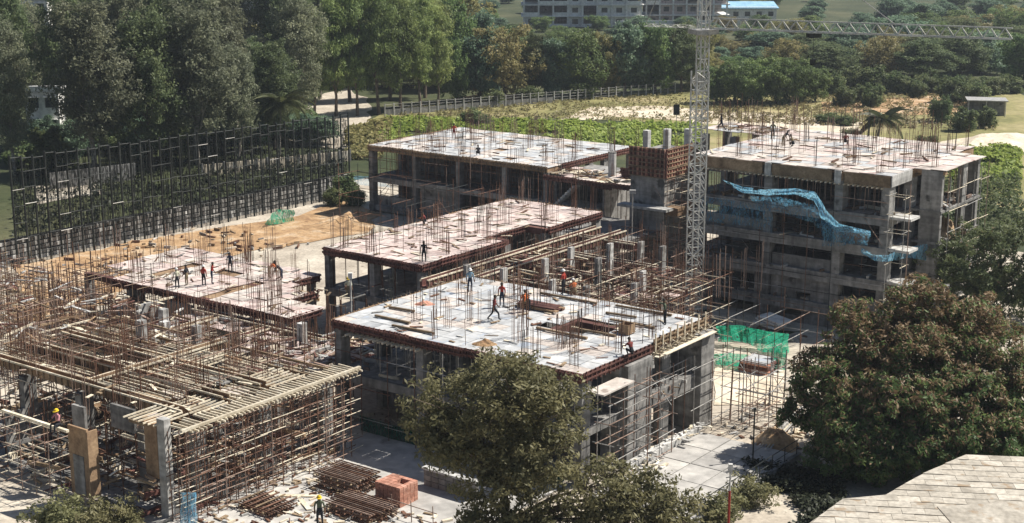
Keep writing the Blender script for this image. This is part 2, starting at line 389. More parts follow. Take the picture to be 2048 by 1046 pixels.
# ================================================================== THE SETTING: ground, fields
def hz(x, y):
    c = G(-9, 45); d2 = ((x - c.x) / 16) ** 2 + ((y - c.y) / 9) ** 2
    return -1.0 * math.exp(-d2 * d2)
def ground():
    xs = sorted(set([-2500, -1500, -900, -600, -400, -300, -200] + list(range(-150, 151, 5)) + [200, 300, 400, 600, 900, 1500, 2500]))
    ys = sorted(set([-300, -100, 0, 30] + list(range(50, 301, 5)) + [330, 370, 420, 480, 560, 700, 900, 1300, 2000, 3500]))
    v = [(x, y, hz(x, y)) for y in ys for x in xs]; n = len(xs)
    f = [(j * n + i, j * n + i + 1, (j + 1) * n + i + 1, (j + 1) * n + i) for j in range(len(ys) - 1) for i in range(n - 1)]
    me = bpy.data.meshes.new('ground'); me.from_pydata(v, [], f); me.materials.append(MATS['earth'])
    struct(link('ground', me), 'dark earth and scrub ground reaching to the horizon')
ground()
def patch(name, pts, z, mat, label, jit=.4, step=3.0):
    out = []
    for i, p in enumerate(pts):
        q = pts[(i + 1) % len(pts)]; d = math.hypot(q[0] - p[0], q[1] - p[1]); k = max(1, int(d / step))
        for j in range(k):
            t = j / k; out.append((p[0] + (q[0] - p[0]) * t + rnd.uniform(-jit, jit), p[1] + (q[1] - p[1]) * t + rnd.uniform(-jit, jit), 0))
    me = bpy.data.meshes.new(name); me.from_pydata(out, [], [tuple(range(len(out)))]); me.materials.append(MATS[mat])
    return struct(link(name, me, loc=(0, 0, z)), label)
def px(l, z=0): return [(at(u, v, z).x, at(u, v, z).y) for u, v in l]
def gab(l): return [(G(a, b).x, G(a, b).y) for a, b in l]
# site dust: as a sheet that follows the dip in front of the tall block
def dust():
    v, f = [], []; A = [x * 2.0 for x in range(-42, 19)]; B = [x * 2.0 for x in range(-22, 42)]
    for b in B:
        for a in A:
            w = G(a, b); j = rnd.uniform(-.03, .03)
            v.append((w.x, w.y, hz(w.x, w.y) + .05 + j))
    n = len(A)
    f = [(j * n + i, j * n + i + 1, (j + 1) * n + i + 1, (j + 1) * n + i) for j in range(len(B) - 1) for i in range(n - 1)]
    me = bpy.data.meshes.new('ground'); me.from_pydata(v, [], f); me.materials.append(MATS['dust'])
    struct(link('site_ground', me), 'pale trampled dusty earth of the building site')
dust()
patch('soil_strip', px([(30, 640), (30, 532), (300, 478), (560, 440), (690, 402), (770, 428), (720, 470), (560, 492), (440, 520), (300, 560), (150, 640)]), .10, 'soil', 'orange bare soil strip along the tall pipe screen', .8)
patch('field', px([(690, 300), (700, 262), (800, 215), (1360, 178), (1990, 168), (2060, 200), (2060, 420), (1880, 420), (1880, 300)]), .02, 'dry_grass', 'yellowish dry grass field behind the site', 1.0, 6)
patch('crop_ground', px([(735, 292), (760, 236), (1130, 236), (1400, 250), (1400, 300)]), .03, 'earth', 'dark soil of the vegetable plot behind the white deck', .5)
patch('sand_strip', px([(1120, 240), (1180, 214), (1330, 212), (1420, 222), (1560, 230), (1720, 244), (1720, 268), (1560, 258), (1400, 246), (1250, 232)]), .04, 'sand', 'pale sandy strip across the field', .7)
patch('path', px([(1640, 205), (1900, 190), (1990, 205), (1990, 222), (1820, 232), (1640, 222)]), .045, 'soil', 'bare brown soil track between bushes', .8)
patch('path', px([(560, 262), (640, 190), (700, 175), (740, 205), (740, 262), (690, 300), (600, 290)]), .05, 'dust', 'pale dirt yard under the feathery trees', .8)
patch('yard', px([(75, 412), (75, 372), (190, 352), (200, 388)]), .05, 'dust', 'pale yard behind the pipe screen under trees', .8)
patch('concrete_yard', gab([(-17.5, -.4), (-17.5, -20), (-1, -20), (-1, -.4)]), .12, 'concrete_floor', 'smooth grey concrete floor before the white-decked block', .05)
patch('sandy_yard', px([(1425, 812), (1425, 735), (1560, 735), (1570, 812)]), .115, 'sand', 'sunlit yellowish sand floor beside the white-decked block', .3)

def heap(name, label, p, rx, ry, h, mat, rz=0.0, n=26, rough=.35):
    v, f = [], []
    ph = [rnd.uniform(0, 6.28) for _ in range(6)]
    for j in range(n + 1):
        for i in range(n + 1):
            x, y = 2 * i / n - 1, 2 * j / n - 1
            d = math.sqrt(x * x + y * y); k = max(0, 1 - d) ** .8
            w = 1 + rough * (math.sin(5 * x + ph[0]) * math.cos(4 * y + ph[1]) + .6 * math.sin(11 * x + ph[2]) * math.sin(9 * y + ph[3]))
            v.append((x * rx, y * ry, -.1 + h * k * max(.2, w) + (rnd.uniform(-.03, .03) * h if k > 0 else 0)))
    m_ = n + 1
    f = [(j * m_ + i, j * m_ + i + 1, (j + 1) * m_ + i + 1, (j + 1) * m_ + i) for j in range(n) for i in range(n)]
    me = bpy.data.meshes.new(name); me.from_pydata(v, [], f); me.materials.append(MATS[mat])
    return tag(link(name, me, loc=p, rot=(0, 0, rz)), label, 'heap')
heap('sand_heap', 'long pale sand heap in the field behind the vegetable plot', at(1240, 228), 9, 4.5, .55, 'sand')
heap('sand_heap', 'smaller pale sand heap beside the far post fence', at(1170, 236), 4, 3, .5, 'sand')
heap('earth_heap', 'high sloping pale earth bank beyond the tall block', at(1985, 290), 16, 7, 1.6, 'sand', R(35))
heap('earth_heap', 'orange soil heap beside the fruit tree and concrete apron', at(1550, 890), 1.7, 2.0, 1.5, 'soil', rough=.15)
heap('earth_heap', 'low brown soil heap under shrubs beyond the far post fence', at(1010, 196), 9, 4, 1.0, 'soil')
heap('earth_heap', 'rubble-strewn soil bank at the foot of the pipe screen end', at(700, 438), 5, 2.5, 1.0, 'soil', R(50))

# vegetable plot: leafy rows nobody could count
def crop(name, pts, n, label, hgt=.7, mat='leaf_crop', lf=.55):
    A = [Vector(p) for p in pts]; cen = []
    while len(cen) < n:
        s, t = rnd.random(), rnd.random()
        p = A[0].lerp(A[1], s).lerp(A[3].lerp(A[2], s), t)
        if math.sin(p.x * .9 + p.y * 2.4) > -.35 and math.sin(p.x * .31) * math.sin(p.y * .23 + 1) > -.75: cen.append((p.x, p.y, rnd.uniform(.15, hgt)))
    me = leafmesh(name, cen, .45, 7, lf, lf * .75, mat, 1.2)
    tag(link(name, me), label, 'vegetation', kind='stuff')
crop('crop_plants', [at(745, 290), at(1405, 305), at(1400, 252), at(770, 238)], 3800, 'bright green leafy vegetable rows behind the white decks')
crop('crop_plants', [at(1900, 365), at(2040, 365), at(2040, 296), at(1915, 302)], 1500, 'bright green crop beside the tall block corner', .9)
crop('ground_cover', [at(1400, 245), at(1990, 262), at(1960, 178), at(1400, 205)], 2800, 'sparse dry weeds over the open field', .35, 'leaf_straw', .34)
crop('undergrowth', [at(30, 475), at(690, 372), at(690, 300), at(30, 350)], 1300, 'undergrowth with shade put in its leaf colour between the pipe screen and the grove', 1.1, 'leaf_shade', .4)
crop('ground_cover', [at(800, 236), at(1400, 248), at(1400, 186), at(800, 218)], 1400, 'dry tufts and weeds between the post fence and the vegetable plot', .4, 'leaf_straw', .34)
crop('ground_cover', [at(690, 320), at(760, 320), at(790, 240), at(690, 262)], 700, 'olive weeds at the end of the pipe screen', .9, 'leaf_olive')
crop('ground_cover', [at(1880, 470), at(2040, 470), at(2040, 366), at(1880, 366)], 900, 'rough undergrowth at the foot of the tall block', 1.4, 'leaf_bush', .4)

# ================================================================== trees
P_E = [proto('tall', 26, 13, 15, 420, 62, .40, .20, 1.15, 'leaf_grey', 'bark_pale', 1.2, .10, .30, .35) for _ in range(3)]
P_D = [proto('tall', 24, 13, 15, 420, 62, .40, .22, 1.2, 'leaf_dark', 'bark', .8, .08, .30, .35) for _ in range(2)]
P_F = [proto('tall', 22, 9, 14, 330, 46, .60, .13, 1.0, 'leaf_feather', 'bark', 2.2, .12, .25, .28) for _ in range(3)]
P_M = [proto('round', 13, 13, 10, 300, 42, .48, .30, 1.1, 'leaf_mid', 'bark', .3, .05, .35, .3) for _ in range(3)]
P_O = [proto('round', 13, 15, 11, 320, 42, .46, .26, 1.0, 'leaf_olive', 'bark', .3, .05, .40, .3) for _ in range(2)]
P_B = [proto('round', 13, 11, 9, 300, 42, .5, .32, 1.15, 'leaf_blue', 'bark', .3, .05, .35, .3) for _ in range(2)]
P_S = [proto('round', 4, 5, 7, 150, 40, .34, .2, .6, 'leaf_bush', 'bark', .2, .05, .30, .1) for _ in range(3)]
KIND = {'E': (P_E, 'tall grey-green gum tree'), 'D': (P_D, 'tall dark-leaved tree'), 'F': (P_F, 'tall feathery light green casuarina tree'), 'M': (P_M, 'mid green broad-crowned tree'),
        'O': (P_O, 'olive-brown spreading tree'), 'B': (P_B, 'dark bluish-green dense tree'), 'S': (P_S, 'low rounded green bush')}
def T(u, v, h, w, k, where, group, z=0.0, name=None):
    pr_, nm = KIND[k]
    return plant(at(u, v, z), rnd.choice(pr_), h, nm + ' ' + where, 'bush' if k == 'S' else 'tree', group, name or ('bush' if k == 'S' else 'tree'), w)
ORD = ['first', 'second', 'third', 'fourth', 'fifth', 'sixth', 'seventh', 'eighth', 'ninth', 'tenth', 'eleventh', 'twelfth', 'thirteenth', 'fourteenth']
GL = 'tall trees behind the pipe screen'
_cn = {}
def nth(k): _cn[k] = _cn.get(k, -1) + 1; return ORD[min(13, _cn[k])]
for u, v, h, w, k in [(30, 352, 23, 9, 'E'), (190, 350, 25, 14, 'E'), (300, 340, 24, 12, 'D'), (395, 330, 26, 14, 'E'), (478, 318, 18, 9, 'E'), (550, 300, 18, 9, 'D'),
                      (25, 290, 26, 10, 'D'), (150, 292, 27, 11, 'D'), (250, 290, 28, 14, 'E'), (345, 290, 27, 11, 'D'), (440, 285, 27, 13, 'E'), (520, 272, 16.5, 10, 'D'), (600, 262, 24, 11, 'E'),
                      (20, 250, 26, 12, 'E'), (80, 262, 20.5, 10, 'E'), (200, 245, 28, 13, 'D'), (310, 240, 30, 13, 'E'), (400, 238, 29, 12, 'D'), (505, 232, 15, 11, 'E'), (590, 226, 26, 12, 'D'),
                      (110, 205, 27, 13, 'E'), (280, 195, 30, 14, 'D'), (460, 190, 26, 13, 'E'), (560, 190, 28, 13, 'D'), (640, 198, 26, 11, 'E')]:
    row = 'just behind the pipe screen' if v > 310 else ('in the second grove row' if v > 255 else 'deep in the grove')
    T(u, v, h, w, k, row + ', ' + nth(('g', k, row)) + ' toward the casuarinas', GL)
for u, v, h, w in [(628, 238, 21, 8), (672, 234, 23, 8.5), (715, 232, 24, 8.5), (758, 229, 25, 9), (800, 226, 24, 9), (842, 220, 23, 8.5), (876, 214, 20, 7.5), (700, 205, 25, 10), (780, 200, 27, 10), (850, 196, 25, 10)]:
    T(u, v, h, w, 'F', ('in the yard-side row, ' + nth('cf') + ' from the grove') if v > 210 else ('in the back row, ' + nth('cb') + ' from the grove'), 'feathery casuarina trees beside the dirt yard')
GC = 'trees lining the far side of the field'
for u, v, h, w, k in [(915, 206, 12, 8, 'M'), (960, 202, 13, 10, 'B'), (1010, 200, 14, 15, 'O'), (1070, 196, 13.5, 8, 'D'), (1105, 196, 12, 9, 'B'), (1155, 193, 13, 13, 'M'), (1205, 190, 12, 9, 'O'), (1250, 188, 14, 11, 'B'),
                      (1310, 186, 14, 12, 'M'), (1362, 184, 15, 10, 'D'), (1395, 180, 13, 9, 'O'), (905, 180, 19, 11, 'M'), (960, 175, 16, 11, 'B')]:
    T(u, v, h, w, k, 'beyond the post fence, ' + nth(('c', k)) + ' from the casuarinas', GC)
for u, v, h, w in [(1432, 206, 7, 8), (1470, 208, 8, 9), (1512, 208, 8.5, 9), (1552, 208, 9, 9), (1592, 207, 8.5, 9), (1630, 203, 6.5, 7)]:
    T(u, v, h, w, 'M', 'in the thicket, ' + nth('th') + ' from the crane mast', 'thicket of broad trees behind the crane', name='tree')
GB = 'bushes scattered over the field'
for u, v, h, w in [(1688, 212, 3.6, 5), (1664, 190, 4.2, 6), (1700, 178, 4.6, 6), (1742, 214, 4.2, 5), (1745, 182, 5, 7), (1790, 186, 4, 6), (1716, 204, 3.2, 4), (1880, 244, 4.2, 5), (1925, 262, 3.8, 5),
                   (1950, 214, 4.4, 6), (1905, 205, 4.4, 6.5), (945, 250, 2.6, 4.4), (962, 254, 2.2, 3.5), (1660, 246, 1.6, 5), (1690, 250, 1.5, 4), (1700, 280, 1.8, 4), (1855, 300, 2.2, 4), (1835, 195, 3, 4),
                   (1970, 255, 3.4, 4), (985, 212, 3, 5), (1060, 205, 3, 5), (690, 398, 3.2, 4), (712, 412, 2.4, 3), (668, 412, 2.2, 3)]:
    wh = 'by the end of the pipe screen' if u < 720 else ('at the edge of the vegetable plot' if u < 1100 else 'on the dry grass field')
    T(u, v, h, w, 'S', wh, GB)
for i in range(22):
    T(1800 + i * 11 + rnd.uniform(-4, 4), 186 + rnd.uniform(-4, 3), rnd.uniform(2.6, 3.6), rnd.uniform(4, 5.5), 'S', 'in the clipped hedge line before the far trees', 'hedge line across the far field')
# wooded land beyond the field, row behind row
GF = 'wooded land beyond the field'
for D, hh, step in [(303, 13, 9.5), (318, 14, 9.5), (335, 15, 10), (354, 15, 10.5), (375, 14, 11), (400, 13, 12), (430, 13, 13), (465, 14, 14), (505, 14, 15), (555, 15, 17), (620, 18, 20)]:
    half = D * 1024 / FPX + 6; x = -half + rnd.uniform(0, step)
    while x < half:
        u = 1024 + FPX * x / (D * _c + CH * _s)
        ok = True
        if D < 420 and u < 640: ok = D > 300 and rnd.random() < .55
        if 1020 < u < 1600 and D > 375: ok = D < 440
        if 1660 < u < 1800 and D > 440: ok = rnd.random() < .5
        if 1000 < u < 1560 and D > 500: ok = True
        if ok:
            k = rnd.choice('MMBBODDMO' if D < 420 else 'MBBOMB')
            h = hh * rnd.uniform(.75, 1.2) * (.68 if (1020 < u < 1600 and 340 < D < 425) else 1)
            w = rnd.uniform(11, 17)
            vt = float(np.interp(u, [600, 900, 950, 1030, 1060, 1250, 1450, 1560, 1700, 2048], [-60, -60, 20, 30, 58, 55, 48, 15, 0, -14])) + rnd.uniform(-6, 20) + (0 if u < 950 else float(np.interp(D, [303, 335, 360, 420, 480], [66, 48, 34, 10, 0])) * (1 if u > 1420 else .5))
            h = max(4.5, min(h * 1.1, CH - D * math.tan(R(PITCH) - math.atan((523 - vt) / FPX))))
            w = min(w, h * 1.9)
            pr_, nm = KIND[k]
            wh = 'in the first wooded rows beyond the field' if D < 360 else ('in the middle of the wood beyond the field' if D < 470 else 'far back in the hazy wood')
            plant(Vector((x, D + rnd.uniform(-6, 6), 0)), rnd.choice(pr_), h, nm + ' ' + wh, 'tree', GF, 'tree', w)
        x += step * rnd.uniform(.75, 1.25)

# undergrowth trees in the shade of the grove
for i in range(26):
    u = 40 + i * 24 + rnd.uniform(-8, 8)
    T(u, 352 - .10 * u + rnd.uniform(-34, 4), rnd.uniform(3.5, 7), rnd.uniform(5, 8), 'B' if i % 3 else 'S', 'in the shady thicket between the grove trunks', 'undergrowth below the grove', name='bush' if i % 3 == 0 else 'tree')
# palms
def frond_mesh():
    m = MB(); pts = []
    L_ = 3.6
    for i in range(9):
        t = i / 8; pts.append(Vector((L_ * (t - .12 * t * t), 0, L_ * (.42 * t - .75 * t * t))))
    for p, q in zip(pts, pts[1:]): m.bar(p, q, .045, 'leaf_palm', .03, 4)
    for i in range(30):
        t = .12 + .86 * i / 29; k = min(7, int(t * 8)); p = pts[k].lerp(pts[k + 1], t * 8 - k)
        for s in (-1, 1):
            l = .85 * math.sin(math.pi * (.15 + .8 * t)) + .15
            e = p + Vector((.35 * l, s * l * .8, -.45 * l)); w = Vector((.07, 0, .02))
            m.add([p - w, p + w, e + w * .3, e - w * .3], [(0, 1, 2, 3)], 'leaf_palm')
    me = m.mesh('frond')
    A = me.attributes.new('tint', 'FLOAT', 'FACE'); A.data.foreach_set('value', np.clip(rng.random(len(me.polygons)), 0, 1).astype(np.float32))
    return me
FROND = frond_mesh()
def palm(p, h, label, s=1.0):
    t = Thing('palm_tree', label, 'palm', world=p)
    m = MB(); prev = Vector((0, 0, -.1))
    for i in range(1, 8):
        q = Vector((.5 * (i / 7) ** 2, .1 * i / 7, h * i / 7)); m.bar(prev, q, .2 - .012 * i, 'bark_pale', .19 - .012 * i, 7); prev = q
    link('trunk', m.mesh('palm_trunk'), t.e)
    for i in range(22):
        o = link('frond', FROND, t.e, prev, (rnd.uniform(-.2, .2), rnd.uniform(-.85, .55), i * 2.399), (s * rnd.uniform(.85, 1.1),) * 3)
palm(at(560, 325), 8.5, 'coconut palm with drooping fronds behind the pipe screen', 1.35)
palm(at(1755, 285), 3.6, 'short spiky palm on the field behind the tall block', 1.25)

# ================================================================== tall pipe screen on the west side, stone wall behind it
F0, F1 = at(36, 534), at(700, 393)
FD = (F1 - F0).normalized(); FN = Vector((-FD.y, FD.x, 0)); FLEN = (F1 - F0).length
t = Thing('pipe_screen', 'tall dark steel pipe screen fence along the orange soil strip', 'fence', world=F0, rz=math.atan2(FD.y, FD.x))
t.o = Vector((0, 0, 0))
npost = 37
for i in range(npost):
    x = FLEN * i / (npost - 1); h = 11.3 - .8 * i / npost + rnd.uniform(-.15, .15)
    t.bar('post', (x, 0, -.1), (x + rnd.uniform(-.06, .06), 0, h), .115, 'dark_steel')
    if i < npost - 1:
        sp = FLEN / (npost - 1)
        for q in (.33, .66):
            if rnd.random() < .8: t.bar('upright', (x + sp * q, .12, 0), (x + sp * q, .12, h * rnd.uniform(.55, .98)), .04, 'dark_steel')
        zoff = rnd.uniform(-.15, .15)
        for z in (1.2, 2.9, 4.6, 6.3, 8.0, 9.6):
            if rnd.random() < .62: t.bar('rail', (x, -.1, z + zoff), (x + sp * 1.02, -.1, z + zoff), .035, 'steel_grey' if rnd.random() < .08 else 'dark_steel')
        t.box('mesh_panel', x + .1, x + sp - .1, .2, .21, 2.3 + rnd.uniform(-.1, .2), h - .3 - rnd.uniform(0, .5), 'net_dark')
        t.bar('rail', (x, .02, h - .25), (x + sp, .02, h - .28), .05, 'dark_steel')
t = Thing('stone_wall', 'rough grey stone retaining wall with dark joints behind the pipe screen', 'wall', world=F0 + FN * 1.6, rz=math.atan2(FD.y, FD.x))
t.o = Vector((0, 0, 0))
t.box('core', -1, FLEN + 1, .12, .5, -.1, 2.55, 'mortar')
cnt = 0
for r_ in range(5):
    x = -1 + (r_ % 2) * .3
    while x < FLEN + .4 and cnt < 298:
        w = rnd.uniform(.55, 1.15); hh = .42 * rnd.uniform(.8, 1)
        t.box('stone', x, x + w - .10, rnd.uniform(-.08, .02), .2, .02 + r_ * .5, .02 + r_ * .5 + hh, 'concrete_pale' if rnd.random() < .25 else 'stone', rot=(0, rnd.uniform(-.05, .05), 0)); cnt += 1
        x += w
t = Thing('boundary_wall', 'long cream rendered boundary wall under the tall trees', 'wall', world=at(405, 352), rz=math.atan2((at(700, 322) - at(405, 352)).y, (at(700, 322) - at(405, 352)).x))
t.o = Vector((0, 0, 0)); BL = (at(700, 322) - at(405, 352)).length
for i in range(14): t.box('wall_panel', BL * i / 14 + .1, BL * (i + 1) / 14 - .1, -.08, .08, -.1, 1.5, 'sand')
for i in range(15): t.box('pier', BL * i / 14 - .13, BL * i / 14 + .13, -.14, .14, -.1, 1.7, 'concrete')
t = Thing('boundary_wall', 'pale plastered wall between trunks behind the pipe screen', 'wall', world=at(100, 380), rz=R(40))
t.o = Vector((0, 0, 0))
for i in range(4): t.box('wall_panel', i * 3 + .05, i * 3 + 2.95, -.1, .1, -.1, 2.2, 'concrete')

# far post fence
p0, p1 = at(770, 232), at(1350, 186)
t = Thing('post_fence', 'long fence of pale concrete posts and wires beyond the vegetable plot', 'fence', world=p0, rz=math.atan2((p1 - p0).y, (p1 - p0).x))
t.o = Vector((0, 0, 0)); PL = (p1 - p0).length; NP = 36
for i in range(NP + 1):
    t.box('post', PL * i / NP - .09, PL * i / NP + .09, -.09, .09, -.1, 2.1, 'concrete_pale')
    if i < NP:
        for z in (.5, 1.0, 1.5, 1.95): t.bar('wire', (PL * i / NP, 0, z), (PL * (i + 1) / NP, 0, z), .022, 'steel_grey')
        if i < 20: t.box('infill_sheet', PL * i / NP + .1, PL * (i + 1) / NP - .1, -.03, .0, 0, 1.1, 'concrete')

p0, p1 = at(1395, 232), at(1900, 262)
t = Thing('stake_fence', 'line of thin stakes and wire crossing the dry field behind the tall block', 'fence', world=p0, rz=math.atan2((p1 - p0).y, (p1 - p0).x)); t.o = Vector((0, 0, 0)); PL = (p1 - p0).length
for i in range(31):
    x = PL * i / 30; t.bar('stake', (x, rnd.uniform(-.2, .2), -.1), (x + rnd.uniform(-.1, .1), 0, rnd.uniform(2.0, 3.6)), .05, 'rust')
    if i < 30: t.bar('wire', (x, 0, 1.2), (x + PL / 30, 0, 1.2), .02, 'steel_grey')
# ------------------------------------------------------------------ houses and buildings behind
def house(label, p, w, d, h, rz, nf=2):
    t = Thing('house', label, 'house', world=p, rz=rz); t.o = Vector((0, 0, 0))
    t.box('wall', -w / 2, w / 2, 0, d, -.1, h, 'white_wall')
    rf = t.box('roof', -w / 2 - .3, w / 2 + .3, -.3, d + .3, h, h + .25, 'concrete_pale')
    t.box('parapet', -w / 2 - .3, w / 2 + .3, -.3, -.1, h + .25, h + .9, 'white_wall', rf)
    for f in range(nf):
        n = max(2, int(w / 3))
        for i in range(n):
            x = -w / 2 + w * (i + .5) / n
            f_ = t.box('window', x - .7, x + .7, -.03, .05, f * 3.2 + 1.0, f * 3.2 + 2.4, 'glass')
            t.box('sunshade', x - .9, x + .9, -.6, .0, f * 3.2 + 2.5, f * 3.2 + 2.6, 'white_wall', f_)
house('small white two-storey house glimpsed between trees behind the pipe screen', at(92, 318), 4.6, 6, 9.6, R(8), 3)
house('white flat-roofed house above the tree tops beside the grove', at(515, 175), 6, 6, 17.2, R(-6), 5)
house('white house at the back corner of the grove', at(80, 215), 5, 6, 19.0, R(5), 6)
house('small white house wall among far trees left of the casuarinas', at(440, 130), 5, 6, 9, R(3), 3)

def far_block(label, x0, x1, y, d, floors, fh, wallmat, slabmat, skip=0):
    t = Thing('far_building', label, 'building', world=((x0 + x1) / 2, y, 0)); w = x1 - x0; t.o = Vector((0, 0, 0))
    n = max(3, int(w / 4.0))
    for f in range(floors):
        z = f * fh
        t.box('slab', -w / 2 - .8, w / 2 + .8, -.8, d, z + fh - .3, z + fh, slabmat)
        for i in range(n + 1):
            x = -w / 2 + w * i / n
            t.box('column', x - .25, x + .25, -.5, 0, z - .1 if f == 0 else z, z + fh - .3, slabmat)
            if i < n:
                if rnd.random() < .62:
                    wl = t.box('wall', x + .25, x + w / n - .25, .3, .5, z, z + fh - .3, wallmat)
                    t.box('window', x + w / n * .3, x + w / n * .7, .26, .32, z + .9, z + 2.3, 'glass', wl)
                elif rnd.random() < .5:
                    t.box('railing', x + .25, x + w / n - .25, -.7, -.62, z, z + 1.0, slabmat)
        t.box('back_wall', -w / 2, w / 2, d - .3, d - .05, z, z + fh - .3, 'concrete')
far_block('grey walled unfinished block with white frames behind the wood', 3.5, 38, 446, 12, 6, 3.3, 'white_wall', 'white_wall')
far_block('pinkish unfinished block with open balconies behind the wood', 40, 64, 452, 12, 6, 3.2, 'ply_pink', 'white_wall')
t = Thing('blue_shed', 'long low shed with light blue metal roof behind the wood', 'shed', world=(73, 470, 0)); t.o = Vector((0, 0, 0))
t.box('wall', -9, 9, 0, 9, -.1, 4.2, 'white_wall'); rf = t.box('roof', -9.6, 9.6, -.8, 9.6, 4.4, 4.65, 'blue_sheet', rot=(R(8), 0, 0))
for i in range(5): t.box('window', -8 + i * 3.6, -6.4 + i * 3.6, -.05, .05, 1.4, 2.8, 'glass')
t = Thing('boundary_wall', 'whitish boundary wall before the unfinished far blocks', 'wall', world=(30, 432, 0)); t.o = Vector((0, 0, 0))
for i in range(11): t.box('wall_panel', i * 3.2, i * 3.2 + 3.1, -.1, .1, -.1, 3.0, 'white_wall')
t = Thing('hut', 'small grey-blue hut with flat roof on posts beside the field', 'hut', world=at(1968, 232), rz=R(-12)); t.o = Vector((0, 0, 0))
t.box('wall', -2.6, 3.4, .6, 4, -.1, 2.6, 'concrete'); t.box('roof', -3.0, 3.8, -.6, 4.4, 2.6, 2.75, 'steel_grey')
for x in (-2.7, .2, 3.4): t.bar('post', (x, -.4, -.1), (x, -.4, 2.6), .08, 'concrete_pale')
t.box('door', -.4, .5, .53, .62, 0, 2.0, 'dark_steel')
t = Thing('notice_board', 'small black board on a thin post in the field', 'sign', world=at(1352, 262)); t.o = Vector((0, 0, 0))
t.bar('post', (0, 0, -.1), (0, 0, 2.9), .05, 'steel_grey'); t.box('board', -.5, .5, -.04, .04, 2.6, 4.3, 'sign_black')

# ================================================================== building-site pieces
def starter_mesh(w, d, h, seed, mat='rust'):
    r_ = random.Random(seed); m = MB()
    for i in range(4):
        for j in range(3):
            if 0 < i < 3 and j == 1 or r_.random() < .35: continue
            x, y = -w / 2 + w * i / 3, -d / 2 + d * j / 2
            m.bar((x, y, 0), (x + r_.uniform(-.08, .08), y + r_.uniform(-.08, .08), h * r_.uniform(.8, 1.05)), .016, mat, n=4)
    for k in range(max(1, int(h / .9))):
        z = .15 + k * .5
        for p, q in (((-w / 2, -d / 2), (w / 2, -d / 2)), ((w / 2, -d / 2), (w / 2, d / 2)), ((w / 2, d / 2), (-w / 2, d / 2)), ((-w / 2, d / 2), (-w / 2, -d / 2))):
            if r_.random() < .45: m.bar((*p, z), (*q, z), .012, mat, n=4)
    return m.mesh('starter_bars')
STARTS = [starter_mesh(.8, .3, 2.7, 1), starter_mesh(.5, .4, 2.3, 2), starter_mesh(1.0, .3, 3.0, 3, 'rust_pale'), starter_mesh(.6, .3, 1.6, 4)]
def edge_mesh(L_, h, mat, stud):
    m = MB(); m.box(-L_ / 2, L_ / 2, -.03, .03, -h, 0, mat)
    n = 5
    for i in range(n):
        x = -L_ / 2 + L_ * (i + .5) / n
        m.box(x - .04, x + .04, -.12, -.032, -h - .05, .06, stud)
    m.box(-L_ / 2, L_ / 2, -.17, -.122, -h * .75, -h * .75 + .09, stud); m.box(-L_ / 2, L_ / 2, -.17, -.122, -h * .25, -h * .25 + .09, stud)
    return m.mesh('edge_board')
EDGE = {'red': edge_mesh(2.36, .62, 'ply_red', 'ply_red'), 'brown': edge_mesh(2.36, .62, 'ply_brown', 'timber_dark'), 'pale': edge_mesh(2.36, .55, 'concrete', 'timber')}
def edge_run(t, p, q, z, kind, L_=2.4, skip=0.0):
    p, q = Vector((*p, 0)), Vector((*q, 0)); d = q - p; n = max(1, round(d.length / L_)); an = math.atan2(d.y, d.x)
    for i in range(n):
        if rnd.random() < skip: continue
        c = p.lerp(q, (i + .5) / n); c.z = z + rnd.uniform(-.05, .05)
        t.put('edge_board', EDGE[kind], c, an + rnd.uniform(-.012, .012), (d.length / n / L_, 1, rnd.uniform(.9, 1.12)))
def panels(t, a0, a1, b0, b1, z, pa, pb, mats, skip=None, name='deck_panel', jit=.02):
    na, nb = max(1, round((a1 - a0) / pa)), max(1, round((b1 - b0) / pb))
    for i in range(na):
        for j in range(nb):
            x0, x1 = a0 + (a1 - a0) * i / na, a0 + (a1 - a0) * (i + 1) / na
            y0, y1 = b0 + (b1 - b0) * j / nb, b0 + (b1 - b0) * (j + 1) / nb
            if skip and skip((x0 + x1) / 2, (y0 + y1) / 2): continue
            dz = rnd.uniform(-jit, jit)
            t.box(name, x0 + .02, x1 - .02, y0 + .02, y1 - .02, z - .05 + dz, z + dz, rnd.choice(mats), rot=(rnd.uniform(-.006, .006), rnd.uniform(-.006, .006), rnd.uniform(-.006, .006)))
def starters(t, pts, p=1.0):
    for a, b, z in pts:
        if rnd.random() < p:
            s = rnd.uniform(.75, 1.2); t.put('starter_bars', rnd.choice(STARTS), (a, b, z), rnd.choice((0, math.pi / 2)), (1, 1, s))
def poles(t, a0, a1, b0, b1, z, n, h0=1.6, h1=3.6, mats=('rust', 'rust', 'rust_pale', 'dark_steel'), edge=.5, ok=None):
    left = n
    while left > 0:
        a, b = rnd.uniform(a0 + .3, a1 - .3), rnd.uniform(b0 + .3, b1 - .3)
        if rnd.random() < edge:
            k = rnd.randrange(4); a, b = (a, b0 + .3) if k == 0 else (a, b1 - .3) if k == 1 else (a0 + .3, b) if k == 2 else (a1 - .3, b)
        k = 1 if rnd.random() < .25 else rnd.randrange(3, 7); left -= k
        if ok and ok(a, b): continue
        h = rnd.uniform(h0, h1); mt = rnd.choice(mats); along = rnd.random() < .5; st_ = rnd.uniform(.14, .3)
        for q in range(k):
            o = (q - (k - 1) / 2) * st_; x, y = (a + o, b + rnd.uniform(-.06, .06)) if along else (a + rnd.uniform(-.06, .06), b + o)
            x, y = min(max(x, a0 + .1), a1 - .1), min(max(y, b0 + .1), b1 - .1)
            if ok and ok(x, y): continue
            t.bar('rebar', (x, y, z), (x + rnd.gauss(0, .05), y + rnd.gauss(0, .05), z + h * rnd.uniform(.8, 1.05)), rnd.uniform(.017, .028), mt)
